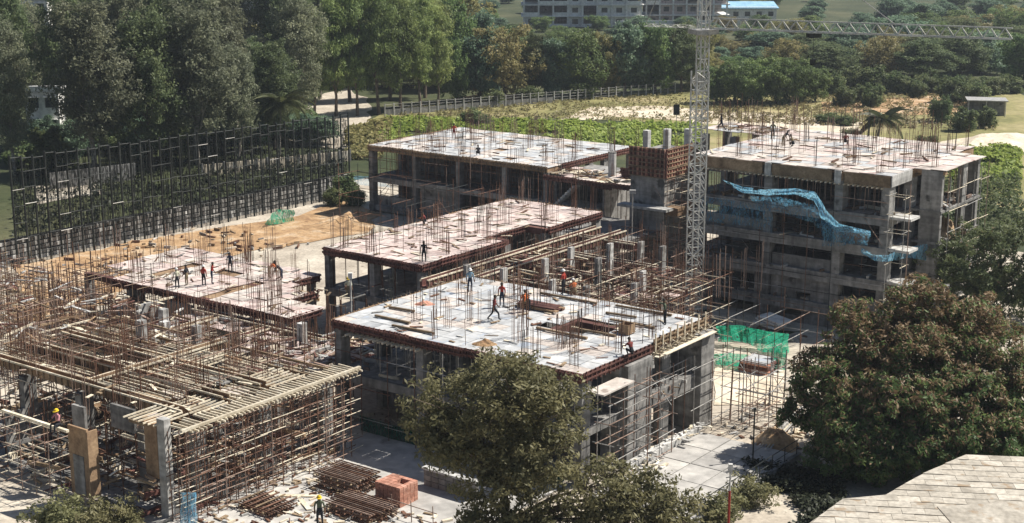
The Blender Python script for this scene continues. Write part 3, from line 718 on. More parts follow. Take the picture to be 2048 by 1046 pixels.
def frame(t, a0, a1, b0, b1, top, levels, zb, As, Bs, cw=.5, mat='concrete', inner=True, infill=0.0, beamd=.6):
    """columns, slabs and edge beams under a deck at height top"""
    lv = [top - .55] + levels + [zb]
    for k, z in enumerate(levels):
        t.box('slab', a0, a1, b0, b1, z - .2, z, mat)
        for nm, bx in (('edge_beam', (a0 - .02, a1 + .02, b0 - .02, b0 + .28)), ('edge_beam', (a0 - .02, a1 + .02, b1 - .28, b1 + .02)),
                       ('edge_beam', (a0 - .015, a0 + .285, b0 + .28, b1 - .28)), ('edge_beam', (a1 - .285, a1 + .015, b0 + .28, b1 - .28))):
            t.box(nm, *bx, z - beamd, z + .03, mat)
    for k in range(len(lv) - 1):
        zt, zl = lv[k] - (.0 if k == 0 else .2), lv[k + 1]
        for ia, a in enumerate(As):
            for ib, b in enumerate(Bs):
                per = ia in (0, len(As) - 1) or ib in (0, len(Bs) - 1)
                if not per and not inner: continue
                x0 = min(max(a - cw / 2, a0 + .05), a1 - cw - .05); y0 = min(max(b - cw * .8, b0 + .05), b1 - cw * 1.6 - .05)
                t.box('column', x0, x0 + cw, y0, y0 + cw * 1.6, zl, zt, mat)
        if infill:
            for i in range(len(As) - 1):
                if rnd.random() < infill and k > 0: t.box('infill_wall', As[i] + cw, As[i + 1] - cw, b0 + .5, b0 + .7, zl, zl + (zt - zl) * rnd.choice((.35, .5, 1)) - (.45 if k else 0) * 0, 'concrete' if rnd.random() < .6 else 'ply_brown')
def props(t, a0, a1, b0, b1, z0, z1, sp, mat='rust', p=.85, cap=300, r=.035):
    na, nb = max(1, round((a1 - a0) / sp)), max(1, round((b1 - b0) / sp)); c = 0
    for i in range(na + 1):
        for j in range(nb + 1):
            if rnd.random() < p and c < cap:
                a, b = a0 + (a1 - a0) * i / na + rnd.uniform(-.1, .1), b0 + (b1 - b0) * j / nb + rnd.uniform(-.1, .1)
                t.bar('prop', (a, b, z0), (a + rnd.uniform(-.03, .03), b, z1), r, mat); c += 1
def scaffold(label, a0, a1, b0, b1, z0, z1, sa, sb, lift, mats=('rust',), drop=.15, over=.6, ga=True, gb=True, lm=None, r=.032, group=None, brace=.1, cap=298):
    t = Thing('scaffold', label, 'scaffold', (a0 + a1) / 2, (b0 + b1) / 2, z0, group)
    na, nb = max(1, round((a1 - a0) / sa)) if a1 > a0 else 0, max(1, round((b1 - b0) / sb)) if b1 > b0 else 0
    ca = [a0 + (a1 - a0) * i / na for i in range(na + 1)] if na else [a0]
    cb = [b0 + (b1 - b0) * j / nb for j in range(nb + 1)] if nb else [b0]
    lm = lm or mats; n = [0, 0]
    for a in ca:
        for b in cb:
            if rnd.random() < drop or n[0] >= cap: continue
            n[0] += 1
            t.bar('standard', (a + rnd.uniform(-.06, .06), b + rnd.uniform(-.06, .06), z0), (a + rnd.uniform(-.1, .1), b + rnd.uniform(-.1, .1), z1 + rnd.uniform(-over, over)), r, rnd.choice(mats))
    zs = []; z = z0 + lift * .5
    while z < z1: zs.append(z); z += lift
    segs = []
    for z in zs:
        if gb and nb:
            for a in ca:
                for j in range(0, nb, 2): segs.append(((a, cb[j] - .3, z), (a, cb[min(nb, j + 2)] + .3, z)))
        if ga and na:
            for b in cb:
                for i in range(0, na, 2): segs.append(((ca[i] - .3, b, z), (ca[min(na, i + 2)] + .3, b, z)))
    rnd.shuffle(segs)
    for p, q in segs:
        if rnd.random() < drop or n[1] >= cap: continue
        n[1] += 1; dz = rnd.uniform(-.12, .12); o = rnd.uniform(-.08, .08)
        t.bar('ledger', (p[0] + o, p[1] + o, p[2] + dz), (q[0] + o, q[1] + o, q[2] + dz + rnd.uniform(-.05, .05)), r * .9, rnd.choice(lm))
    for _ in range(int(brace * len(segs) ** .8)):
        a, b = rnd.choice(ca), rnd.choice(cb); z = rnd.uniform(z0 + .5, max(z0 + .6, z1 - 2))
        d = rnd.choice((-1, 1)) * rnd.uniform(1.2, 2.2)
        t.bar('brace', (a, b, z), (a + (d if ga else 0), b + (0 if ga else d), min(z + 2, z1)), r * .8, rnd.choice(lm))
    return t
def clutter(name, label, boxes, mats, n, smin, smax, zr=.15, parent=None):
    """loose site litter nobody could count; boxes: (a0, a1, b0, b1, z)"""
    m = MB()
    for _ in range(n):
        a0, a1, b0, b1, z = rnd.choice(boxes); a, b = rnd.uniform(a0, a1), rnd.uniform(b0, b1)
        l, w, h = rnd.uniform(smin, smax), rnd.uniform(.06, .22), rnd.uniform(.03, zr)
        an = rnd.choice((0, math.pi / 2)) + rnd.gauss(0, .35) + GA
        mx = Matrix.Translation(G(a, b, z + h / 2 + .02)) @ Matrix.Rotation(an, 4, 'Z') @ Matrix.Rotation(rnd.gauss(0, .06), 4, 'Y')
        m.box(-l / 2, l / 2, -w / 2, w / 2, -h / 2, h / 2, rnd.choice(mats), mx)
    o = link(name, m.mesh(name)); return tag(o, label, 'debris', kind='stuff')
def beam_form(t, p, q, z, w=.55, h=.6, side='ply_red', top='timber'):
    p, q = Vector((*p, 0)), Vector((*q, 0)); d = q - p; n = max(1, round(d.length / 2.4)); an = math.atan2(d.y, d.x); L_ = d.length / n
    key = ('bf', w, h, side, top)
    if key not in SHARED:
        m = MB()
        m.box(-.5, .5, -w / 2, -w / 2 + .05, -h, 0, side); m.box(-.5, .5, w / 2 - .05, w / 2, -h, 0, side); m.box(-.5, .5, -w / 2 + .05, w / 2 - .05, -h, -h + .05, side)
        for s in (-1, 1):
            m.box(-.5, .5, s * (w / 2 + .05) - .045, s * (w / 2 + .05) + .045, -.09, .02, top)
            for i in range(4):
                x = -.375 + i * .25; m.box(x - .016, x + .016, s * (w / 2 + .04) - .035, s * (w / 2 + .04) + .035, -h - .05, -.1, 'timber_dark')
        SHARED[key] = m.mesh('beam_form')
    for i in range(n):
        c = p.lerp(q, (i + .5) / n); c.z = z
        t.put('beam_form', SHARED[key], c, an, (L_ * .995, 1, 1))

# ================================================================== FRONT BLOCK (white deck)
t = Thing('unfinished_building', 'two-storey unfinished concrete block with a big whitish formwork deck and red edge boards', 'building', -10.5, 7.7)
FB = t
As, Bs = [-20.7, -13.2, -7.4, -.3], [.3, 4.8, 10.2, 15.2]
def hole_f(a, b):
    return (-7.8 < a < -3.2 and 8.6 < b < 10.6) or (-9 < a < -5.4 and 6.9 < b < 8.0) or (-19.5 < a < -16 and 1.6 < b < 2.3 and False)
frame(t, -21, 0, 0, 15.5, 7.6, [3.9], -.1, As, Bs, .6)
panels(t, -21, 0, 0, 15.5, 7.6, 1.22, 1.22, ['deck_white', 'deck_white', 'deck_white', 'deck_dusty'], hole_f)
for a in As: t.box('deck_beam', a - .25 if a > -20 else -20.98, (a + .25) if a < -1 else -.02, .1, 15.4, 7.0, 7.52, 'ply_red')
for b in Bs: t.box('deck_beam', -20.9, -.1, max(.02, b - .25), min(15.48, b + .25), 7.01, 7.53, 'ply_red')
edge_run(t, (-21, -.05), (0, -.05), 7.62, 'red'); edge_run(t, (.05, 0), (.05, 8), 7.62, 'red'); edge_run(t, (.05, 8.3), (.05, 15.5), 7.85, 'brown')
edge_run(t, (0, 15.55), (-21, 15.55), 7.62, 'brown', skip=.2); edge_run(t, (-21.05, 15.5), (-21.05, 0), 7.62, 'brown', skip=.2)
props(t, -20.2, -.8, .8, 14.6, 3.9, 6.95, 1.35, 'steel_grey', .8, 170)
props(t, -20.2, -.8, 3, 14.6, -.1, 3.3, 2.4, 'rust', .6, 60)
for i in range(16): t.box('joist', -19.4 + i * .42, -19.28 + i * .42, -.55, 3, 6.78, 6.92, 'timber')
for i in range(9): t.box('joist', -.8, .6, 8.4 + i * .62, 8.5 + i * .62, 6.78, 6.92, 'timber')
t.box('shear_wall', -1.6, .45, 4.6, 7.6, -.1, 6.98, 'concrete'); t.box('shear_wall', -1.9, .75, 13.6, 15.42, -.1, 6.98, 'concrete')
t.box('platform', -.1, 1.2, .6, 4.2, 6.2, 6.3, 'deck_dusty'); bb = t.box('balcony_beam', -.2, .32, 8, 13.4, 3.2, 4.25, 'concrete')
for i in range(10): t.bar('baluster', (.1, 8.1 + i * .58, 4.25), (.1, 8.1 + i * .58, 5.35), .03, 'steel_grey', bb)
t.bar('handrail', (.1, 8, 5.35), (.1, 13.5, 5.4), .045, 'steel_grey', bb); t.bar('handrail', (.1, 8, 4.9), (.1, 13.5, 4.9), .03, 'steel_grey', bb)
for i in range(8):                                        # raking struts of the overhanging edge form
    b = 8.3 + i * .95
    t.bar('strut', (-.1, b, 6.6), (.95, b + .1, 7.75), .04, 'timber'); t.bar('strut', (-.1, b + .4, 7.4), (.9, b + .75, 6.9), .035, 'timber')
    t.box('stud', .2, .27, b - .05, b + .05, 7.0, 8.3, 'timber')
t.box('walkway_plank', .3, .75, 8, 15.3, 6.75, 6.8, 'timber'); t.box('walkway_plank', .8, 1.15, 8.2, 15, 7.0, 7.05, 'timber')
st = [(a, b, 7.6) for a in (-18.6, -16, -13.2, -10.4, -7.4, -4.2, -1.2) for b in (.9, 3.2, 5.6, 8.2, 11.2, 14.4) if rnd.random() < .62]
starters(t, [s for s in st if not hole_f(s[0], s[1])] + [(-14.2, 12.6, 7.6), (-12.2, 9.2, 7.6), (-3, 3.4, 7.6), (-2.2, 10.2, 7.6), (-12.1, 4.7, 7.6)])
t.box('inner_wall', -20.4, -.9, 9.2, 9.4, -.1, 6.9, 'concrete'); poles(t, -20.8, -.2, .2, 15.3, 7.6, 110, ok=hole_f)  # inner wall added to block the view through and darken the storeys
# green screen low along the ground floor
def net_sheet(name, label, top, bot, mat, nu=26, nv=7, amp=.18, seed=1):
    """a draped net between two polylines of world points"""
    r_ = random.Random(seed); ph = [r_.uniform(0, 6.28) for _ in range(6)]
    def pl(l, t_):
        x = t_ * (len(l) - 1); k = min(len(l) - 2, int(x)); return Vector(l[k]).lerp(Vector(l[k + 1]), x - k)
    v = []
    for j in range(nv + 1):
        for i in range(nu + 1):
            s, q = i / nu, j / nv; p = pl(top, s).lerp(pl(bot, s), q)
            w = amp * (math.sin(23 * s + ph[0] + 3 * q) + .7 * math.sin(51 * s + ph[1]) * (.4 + q) + .5 * math.sin(9 * q + 17 * s + ph[2]))
            v.append(p + Vector((-.45, -.8, .25)) * w)
    n = nu + 1
    f = [(j * n + i, j * n + i + 1, (j + 1) * n + i + 1, (j + 1) * n + i) for j in range(nv) for i in range(nu)]
    me = bpy.data.meshes.new(name); me.from_pydata([tuple(x) for x in v], [], f); me.materials.append(MATS[mat])
    o = link(name, me); return tag(o, label, 'net')
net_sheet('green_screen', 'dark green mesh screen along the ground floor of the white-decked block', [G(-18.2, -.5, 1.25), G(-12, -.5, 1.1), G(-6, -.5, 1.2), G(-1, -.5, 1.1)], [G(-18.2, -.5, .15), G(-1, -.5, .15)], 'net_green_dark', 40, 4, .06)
# things standing on the deck
t2 = Thing('plank_stack', 'red-brown stack of boards on the white deck where workers sit', 'stack', -11.0, 10.9, 7.63)
for i in range(9): t2.box('board', -12.6 + rnd.uniform(-.2, .2), -9.4 + rnd.uniform(-.3, .3), 10.3 + (i % 3) * .42, 10.66 + (i % 3) * .42, 7.64 + (i // 3) * .11, 7.73 + (i // 3) * .11, rnd.choice(('ply_red', 'ply_red', 'ply_brown')), rot=(0, 0, rnd.uniform(-.06, .06)))
for k, (a, b, l, an, lab) in enumerate([(-17.4, 2.2, 3.2, 0, 'dark timber beam lying on the white deck beside the red edge boards'), (-14.6, 1.1, 3.6, .05, 'dark timber beam lying along the front edge of the white deck'), (-18.6, 4.6, 2.2, .1, 'short dark timber lying by the western corner of the white deck'),
                                  (-6.0, 6.4, 4.2, -.02, 'long dark timber beside the shaft opening on the white deck'), (-4.2, 7.9, 3.0, .06, 'dark timber across the near side of the shaft opening'), (-3.4, 11.2, 3.6, 0, 'dark timber behind the shaft opening on the white deck'), (-5.2, 12.6, 2.4, .1, 'short dark timber near the back of the white deck'), (-10.8, 14.2, 5, 0, 'long dark beam along the back edge of the white deck'), (-4.6, 14.6, 4.6, .02, 'dark beam at the back corner of the white deck below the crane')]):
    tag(link('timber_beam', shape('box', 'timber_dark'), None, G(a, b, 7.72), (0, 0, GA + an), (l, .16, .14)), lab, 'timber', 'dark timbers on the white deck')
heap('sand_heap', 'small yellow sand heap on the front edge of the white deck', G(-8.8, 1.5, 7.66), .9, .6, .35, 'soil')
heap('waste_heap', 'small red-brown waste heap on the white deck', G(-18.4, 6.9, 7.66), .8, .5, .3, 'brick')
t2 = Thing('tool_crate', 'brown wooden crate standing on the white deck near the balcony edge', 'crate', -2.6, 9.2, 7.63)
t2.box('side', -3.0, -2.2, 8.8, 8.84, 7.64, 8.3, 'ply_brown'); t2.box('side', -3.0, -2.2, 9.6, 9.64, 7.64, 8.3, 'ply_brown'); t2.box('side', -3.0, -2.96, 8.84, 9.6, 7.64, 8.3, 'ply_brown'); t2.box('side', -2.24, -2.2, 8.84, 9.6, 7.64, 8.3, 'ply_brown'); t2.box('base', -2.96, -2.24, 8.84, 9.6, 7.65, 7.7, 'ply_brown')
clutter('debris', 'offcuts and litter strewn over the white deck', [(-20.5, -.5, .5, 15, 7.62)], ['timber_dark', 'concrete', 'timber', 'concrete_pale', 'rust'], 110, .2, 1.0, .06)
scaffold('rusty pipe scaffold against the shear wall of the white-decked block', .9, 1.9, .4, 7.8, 0, 6.6, 1.0, 1.5, 1.3, ('rust', 'steel_grey'), .08, lm=('steel_grey', 'rust_pale'))
scaffold('pipe scaffold in front of the ground floor of the white-decked block', -20, -8, -.9, -.9, 0, 6.8, 2.2, 1, 2.3, ('rust', 'steel_grey'), .15, gb=False, lm=('rust', 'steel_grey'))
scaffold('pipe scaffold at the eastern wall end of the white-decked block', 1.3, 1.3, 9, 17, 0, 5.6, 1, 1.4, 1.5, ('steel_grey', 'rust'), .1, ga=False, lm=('steel_grey',))

# ================================================================== MIDDLE BLOCK (long pink deck) and the beam forms beside it
t = Thing('unfinished_building', 'long unfinished block with pinkish plywood deck panels and dark red sides', 'building', -33.5, 31.5)
frame(t, -39, -28, 18, 45, 7.0, [3.4], -.1, [-38.7, -33.5, -28.3], [18.3, 24, 30, 36, 44.7], .5)
def hole_m(a, b): return (a > -30.4 and 29.5 < b < 36) or (b < 20.4 and a > -31.0 and False)
panels(t, -39, -28, 18, 45, 7.0, 1.1, 1.22, ['ply_pink', 'ply_pink', 'deck_dusty', 'ply_pink'], hole_m, jit=.05)
for b in (18.3, 24, 30, 36, 44.7): t.box('deck_beam', -38.9, -28.1, max(18.05, b - .25), min(44.95, b + .25), 6.3, 6.88, 'ply_red')
edge_run(t, (-39, 17.95), (-28, 17.95), 7.0, 'red'); edge_run(t, (-27.95, 18), (-27.95, 29.4), 7.0, 'red'); edge_run(t, (-27.95, 36), (-27.95, 45), 7.0, 'red'); edge_run(t, (-30.35, 29.5), (-30.35, 36), 6.98, 'red')
edge_run(t, (-39.05, 45), (-39.05, 18), 7.0, 'brown', skip=.3); edge_run(t, (-28, 45.05), (-39, 45.05), 7.0, 'brown', skip=.3)
props(t, -38.4, -28.6, 18.6, 44, 3.4, 6.3, 1.5, 'rust', .75, 150); props(t, -38.4, -28.6, 18.6, 44, -.1, 3.2, 2.2, 'rust', .6, 60)
starters(t, [(a, b, 7.0) for a in (-37.5, -34.8, -31.8, -29) for b in (19.5, 22.5, 25, 28, 32, 35, 38.5, 42) if not hole_m(a, b)], .6)
t.box('inner_wall', -38.6, -28.4, 26.5, 26.7, -.1, 6.2, 'concrete'); t.box('inner_wall', -34, -33.8, 26.7, 44, -.1, 6.2, 'concrete'); poles(t, -38.8, -28.2, 18.2, 44.8, 7.0, 130, ok=hole_m)  # two inner walls added to keep the storeys of this block dark
clutter('debris', 'board offcuts and litter on the long pink deck', [(-38.8, -28.3, 18.2, 44.5, 7.03)], ['timber_dark', 'timber_dark', 'timber', 'rust'], 80, .3, 1.8, .07)

t = Thing('beam_formwork', 'timber beam forms on rusty props between the pink deck and the white deck', 'formwork', -20, 27)
for a in (-26.4, -23.6): beam_form(t, (a, 16.4), (a, 42), 6.3)
for a in (-18.5, -13.5): beam_form(t, (a, 17.2), (a, 31), 5.6)
for b in (17.6, 22.5, 27.5): beam_form(t, (-27.6, b), (-8.5, b), 5.9)
beam_form(t, (-27.6, 33), (-13, 33), 5.9); beam_form(t, (-27.6, 38.5), (-20, 38.5), 6.1)
props(t, -27, -9, 17, 32, -.05, 5.4, 1.55, 'rust', .72, 160, .04); props(t, -27, -14, 33, 42, -.05, 5.4, 1.6, 'rust_pale', .6, 60, .04)
for i, (a, b, h) in enumerate([(-24.8, 20, 7.6), (-20.6, 19.4, 7.9), (-16.6, 20.5, 7.6), (-12.6, 19.3, 8.2), (-9.8, 21.8, 7.8), (-20.5, 25, 7.4), (-15.4, 25.2, 8.8), (-11.8, 26.3, 7.9), (-17.5, 30.2, 8.4), (-12.6, 30.6, 8.6), (-22, 31, 7.4), (-18, 36, 7.6)]):
    cc = t.box('cast_column', a - .17, a + .17, b - .3, b + .3, -.05, h - rnd.uniform(0, .9), 'concrete_pale' if i % 3 else 'concrete')
    t.put('starter_bars', rnd.choice(STARTS), (a, b, h - 1.0), 0, (.45, 1.2, .9), cc)
starters(t, [(a + rnd.uniform(-1, 1), b + rnd.uniform(-1, 1), 5.7) for a in (-25.5, -22, -19, -16, -13, -10) for b in (18.5, 22.5, 27, 31, 35) if a < -13 or b < 33], .85)
panels(t, -13, -8.6, 23, 27, 5.6, 1.3, 1.3, ['ply_red', 'ply_pink', 'concrete'], lambda a, b: rnd.random() < .25)
scaffold('dense rusty scaffold between the white deck and the crane', -14, -6, 17.5, 30, 0, 7.6, 1.5, 1.6, 1.3, ('rust', 'rust_pale', 'rust'), .2, 1.2, lm=('rust', 'rust_pale', 'timber'))
scaffold('rusty scaffold behind the beam forms below the lift core', -26, -16, 34, 46, 0, 6.5, 1.9, 2.0, 1.6, ('rust', 'rust_pale'), .25, 1.0)
poles(t, -27.5, -8.5, 16.6, 42, 3.0, 290, 3, 6.2, edge=.1)
clutter('debris', 'planks and litter lying on the beam forms', [(-27, -9, 17, 32, 5.95)], ['timber', 'timber_dark', 'ply_red', 'rust_pale'], 160, .4, 2.4, .10)

# ================================================================== FAR BLOCK (white deck by the vegetable plot)
t = Thing('unfinished_building', 'distant unfinished block with pale dusty deck by the vegetable plot', 'building', -56, 66)
frame(t, -69, -43, 57.3, 75, 8.0, [4.3, .9], -.2, [-68.7, -62, -55.5, -49, -43.3], [57.6, 63, 69, 74.7], .55, infill=.35)
panels(t, -69, -43, 57.3, 75, 8.0, 1.55, 1.5, ['deck_white', 'deck_white', 'deck_dusty'], lambda a, b: rnd.random() < .02, jit=.04)
for a in (-68.7, -62, -55.5, -49, -43.4): t.box('deck_beam', max(-68.95, a - .3), min(-43.05, a + .3), 57.4, 74.9, 7.3, 7.9, 'ply_brown')
t.box('deck_soffit', -68.9, -43.1, 57.4, 74.9, 7.75, 7.86, 'ply_brown')
edge_run(t, (-69, 57.25), (-43, 57.25), 8.05, 'brown'); edge_run(t, (-42.95, 57.3), (-42.95, 75), 8.05, 'red', skip=.2); edge_run(t, (-69.05, 75), (-69.05, 57.3), 8.05, 'brown')
props(t, -68, -44, 57.8, 66, 4.3, 7.3, 1.5, 'rust', .7, 110); props(t, -68, -44, 58, 64, .9, 3.7, 2.2, 'rust', .5, 40)
starters(t, [(a, b, 8.0) for a in (-68, -65, -62, -58.5, -55.5, -52, -49, -46, -44) for b in (58.2, 61, 64, 68, 71.5, 74.2)], .5)
poles(t, -68.8, -43.2, 57.5, 74.8, 8.0, 150); poles(t, -43, -32, 57, 63, 7.2, 50)
t.box('inner_wall', -68.4, -43.6, 63.4, 63.6, .9, 7.3, 'concrete'); t.box('inner_wall', -68.4, -43.6, 61.4, 61.6, -.2, .7, 'concrete')  # inner walls added so that the open storeys look darker
# stair side with irregular landings
t.box('landing', -43, -36, 58, 66, 6.9, 7.15, 'concrete'); t.box('landing', -42.5, -37, 57.4, 61, 3.8, 4.05, 'concrete_pale'); t.box('stair_wall', -42.6, -42.3, 58, 66, -.2, 6.9, 'concrete'); t.box('stair_wall', -36.6, -36.3, 58.4, 66, -.2, 6.9, 'concrete')
t.box('stair_wall', -42.3, -36.6, 64, 64.3, -.2, 6.9, 'concrete')
panels(t, -43, -31.5, 56.6, 62.6, 7.3, 1.3, 1.2, ['ply_pink', 'deck_dusty', 'ply_brown', 'timber'], lambda a, b: rnd.random() < .25, jit=.12)
edge_run(t, (-43, 56.5), (-32, 56.5), 7.35, 'red', skip=.15)
props(t, -42, -32, 57, 63, -.1, 7.1, 1.1, 'rust_pale', .8, 70)
for i in range(9): t.box('stair_step', -41.5 + i * .3, -41.2 + i * .3, 56.2, 57.3, 4.1 + i * .28, 4.35 + i * .28, 'concrete_pale')
t.box('low_slab', -44, -27, 46, 57, 3.3, 3.6, 'concrete'); t.box('low_wall', -44, -27.2, 47, 47.25, -.1, 3.3, 'concrete')
for a in (-41, -37, -33, -29): t.box('column', a - .25, a + .25, 46.2, 46.7, -.1, 3.3, 'concrete')
props(t, -43.5, -28, 46.3, 52, -.1, 3.3, 1.7, 'rust', .8, 50)
clutter('debris', 'litter and boards on the distant pale deck', [(-68.5, -43.5, 57.6, 74.5, 8.03), (-43, -32, 57, 62, 7.4)], ['timber_dark', 'concrete', 'timber', 'rust'], 110, .4, 2.0, .12)
scaffold('thin scaffold poles before the distant pale-decked block', -69, -44, 55.6, 55.6, 0, 8.2, 1.7, 1, 2.0, ('rust', 'rust_pale', 'dark_steel'), .25, 1.6, gb=False)
scaffold('brown pipe frames inside the open storeys of the distant block', -68, -44, 58.2, 60.4, .9, 7.2, 1.5, 2.0, 1.2, ('rust', 'rust_pale'), .25, .1, gb=False, lm=('rust', 'rust_pale', 'timber_dark'))
scaffold('line of thin poles in the shade between pink deck and distant block', -66, -46, 49, 52, 0, 6.2, 2.0, 2.5, 2.4, ('rust', 'dark_steel'), .35, 1.6)

# lift core with waffle-like form panels
t = Thing('lift_core', 'tall concrete lift core wrapped in brown ribbed form panels', 'building', -28.4, 57)
for x0, x1, y0, y1 in ((-30.4, -26.4, 54, 54.35), (-30.4, -26.4, 59.65, 60), (-30.4, -30.05, 54.35, 59.65), (-26.75, -26.4, 54.35, 59.65)): t.box('wall', x0, x1, y0, y1, -.2, 9.3, 'concrete')
m = MB(); m.box(-.5, .5, 0, .05, -.5, .5, 'ply_red')
for x in (-.46, 0, .46): m.box(x - .045, x + .045, -.16, 0, -.5, .5, 'brick')
for z in (-.44, 0, .44): m.box(-.5, .5, -.22, -.16, z - .05, z + .05, 'timber_dark')
WAF = m.mesh('form_panel')
for k in range(3):
    for i in range(4): t.put('form_panel', WAF, (-30 + i * 1.06, 53.9, 9.55 + k * 1.0), 0, (1.0, 1, .96))
    for i in range(6): t.put('form_panel', WAF, (-26.3, 54.5 + i * 1.04, 9.55 + k * 1.0), math.pi / 2, (1.0, 1, .96))
t.box('core_fill', -30.3, -26.5, 54.1, 59.9, 9.1, 11.4, 'concrete')
for a, b in ((-29.8, 56), (-28.6, 58), (-26.9, 59.3)): t.box('cast_column', a - .3, a + .3, b - .3, b + .3, 11.4, 13.4, 'concrete_pale')
t.box('ledge', -31, -25.2, 52.4, 53.8, 6.0, 6.25, 'concrete_pale'); t.box('ledge', -26.2, -24.8, 54, 58, 5.4, 6.2, 'ply_brown')
starters(t, [(-30, 54.6, 11.4), (-27, 55, 11.4), (-28, 59, 11.4), (-27, 57.5, 11.4)])
scaffold('stub scaffold below the form panels of the lift core', -26.1, -24.4, 54, 60, 0, 9.2, 1.7, 1.5, 1.2, ('rust', 'rust_pale'), .1, .4, lm=('timber', 'rust_pale'))
t = Thing('round_column', 'free-standing pale round concrete column beside the lift core', 'column', -36.8, 60.5, 7.2); t.o = Vector((0, 0, 0))
m = MB(); m.bar((0, 0, 0), (0, 0, 2.6), .42, 'concrete_pale', n=12); m.bar((0, 0, 2.6), (0, 0, 2.7), .44, 'concrete', n=12); link('shaft', m.mesh('shaft'), t.e)
for i in range(6): t.bar('starter_bar', (.3 * math.cos(i), .3 * math.sin(i), 2.7), (.3 * math.cos(i), .3 * math.sin(i), 3.6), .02, 'rust')
t = Thing('formwork_box', 'low red form box beside the round column', 'formwork', -34, 61.5, 7.33)
edge_run(t, (-35.6, 60.2), (-32, 60.2), 8.35, 'red'); edge_run(t, (-31.9, 60.2), (-31.9, 62.6), 8.35, 'brown'); t.box('fill', -35.5, -32, 60.3, 62.5, 7.36, 8.1, 'ply_red')

# ================================================================== TALL BLOCK on the right
t = Thing('unfinished_building', 'tall four-storey unfinished concrete block with blue nets on its shaded front', 'building', -9, 55, -1.2)
TB = t
A1 = [-18.2, -11.0, -4.2, .2]
frame(t, -18.5, .5, 46, 58, 13.4, [9.8, 7.0, 4.1, 1.2], -1.3, A1, [46.4, 51.5, 57.6], .75, inner=True, beamd=.85)
frame(t, -26, -18.52, 60, 65.8, 13.4, [9.8, 7.0, 4.1, 1.2], -.3, [-25.6, -22.2], [60.4, 65.4], .6, inner=True)
def hole_t(a, b): return (a < -18.5 and b < 60)
panels(t, -26, .5, 46, 66, 13.4, 1.5, 1.43, ['deck_dusty', 'ply_pink', 'deck_dusty', 'deck_white'], hole_t, jit=.05)
panels(t, .5, 3.4, 51, 61, 13.4, 1.45, 1.43, ['deck_dusty', 'ply_pink', 'deck_dusty'], None, jit=.05)
t.box('deck_soffit', -18.4, .4, 46.1, 65.9, 13.12, 13.24, 'ply_brown')
for a in A1: t.box('deck_beam', max(-18.45, a - .35), min(.45, a + .35), 46.05, 65.9, 12.5, 13.1, 'ply_brown')
for x0, x1 in ((-18.45, -11.6), (-10.6, -4.9), (-3.7, .45)): t.box('spandrel_form', x0, x1, 45.92, 46.12, 12.35, 13.32, 'timber_dark')
for x in (-11.0, -4.3): t.box('drop_panel', x - .3, x + .3, 45.85, 46.0, 12.2, 13.38, 'concrete_pale')
for i in range(42): t.box('joist', -17.9 + i * .43, -17.8 + i * .43, 45.7, 47.2, 12.18, 12.30, 'timber')
t.box('slab_edge', .5, .62, 46, 50.4, 12.4, 13.38, 'concrete_pale')
t.box('slab', .5, 3.2, 51, 60.6, 9.6, 9.8, 'concrete'); t.box('slab', .5, 3.2, 51, 60.6, 6.8, 7.0, 'concrete'); t.box('slab', .5, 3.2, 51, 58.6, 3.9, 4.1, 'concrete'); t.box('slab', .5, 3.2, 51, 60.6, 1.0, 1.2, 'concrete')
for z0, z1 in ((-1.3, 1.0), (1.2, 3.9), (4.1, 6.8), (7.0, 9.6), (9.8, 13.3)):
    t.box('shear_wall', 1.2, 3.1, 51.05, 51.5, z0, z1, 'concrete'); t.box('column', 2.6, 3.15, 56, 57, z0, z1, 'concrete')
for z0, z1 in ((7.0, 9.6), (9.8, 13.3)): t.box('shear_wall', 1.4, 3.1, 59.8, 60.4, z0, z1, 'concrete')
t.box('deck_beam', .6, 3.3, 51.1, 51.6, 13.0, 13.3, 'ply_brown'); t.box('balcony_edge', 3.2, 3.5, 52, 60, 3.6, 4.3, 'concrete_pale')
# lower storeys: walls with openings
for x0, x1, z0, z1, zz0, zz1, ox0, ox1 in ((-17.4, -11.5, -1.3, 4.1 - .85, -1.0, 2.9, -15.6, -12.2), (-10.5, -4.7, -1.3, 1.2, -.3, 1.0, -9.2, -7.4), (-10.5, -4.7, 1.2, 4.1 - .86, 1.2, 1.9, -8, -6.6)):
    for q in ((x0, ox0, z0, z1), (ox1, x1, z0, z1), (ox0, ox1, zz1, z1), (ox0, ox1, z0, zz0)):
        if q[3] - q[2] > .05: t.box('infill_wall', q[0], q[1], 46.42, 46.62, q[2], q[3], 'concrete')
t.box('infill_wall', -10.5, -4.7, 46.4, 46.6, 4.1, 5.2, 'concrete'); t.box('infill_wall', -3.7, -.2, 46.4, 46.6, 1.2, 2.2, 'concrete'); t.box('infill_wall', -17.4, -11.5, 46.4, 46.6, 7.0, 8.1, 'concrete')
t.box('infill_wall', -3.8, -1.4, 46.4, 46.6, 7.0, 8.3, 'ply_brown'); t.box('back_wall', -18, .3, 57.2, 57.4, -1.3, 13.1, 'concrete')
props(t, -17.6, -.4, 46.9, 50, 9.8, 12.2, .9, 'rust_pale', .8, 110); props(t, -17.6, -.4, 47, 50, 7.0, 9.2, 1.9, 'rust', .6, 40); props(t, 1, 3, 52, 60, 9.8, 13.1, 1.1, 'rust_pale', .8, 30)
starters(t, [(a, b, 13.4) for a in (-24, -21, -17.8, -14.5, -11, -7.6, -4.2, -1, 1.8) for b in (47, 49.5, 52.5, 55.5, 58.5, 62, 65) if not hole_t(a, b) and not (a > .5 and (b < 51.5 or b > 60.5))], .62)
poles(t, -25.8, .3, 46.2, 65.8, 13.4, 160, ok=hole_t)
for z in (9.8, 7.0, 4.1): t.box('corner_ledge', .5, 2.4, 46.2, 48.2, z - .2, z + .02, 'concrete_pale')
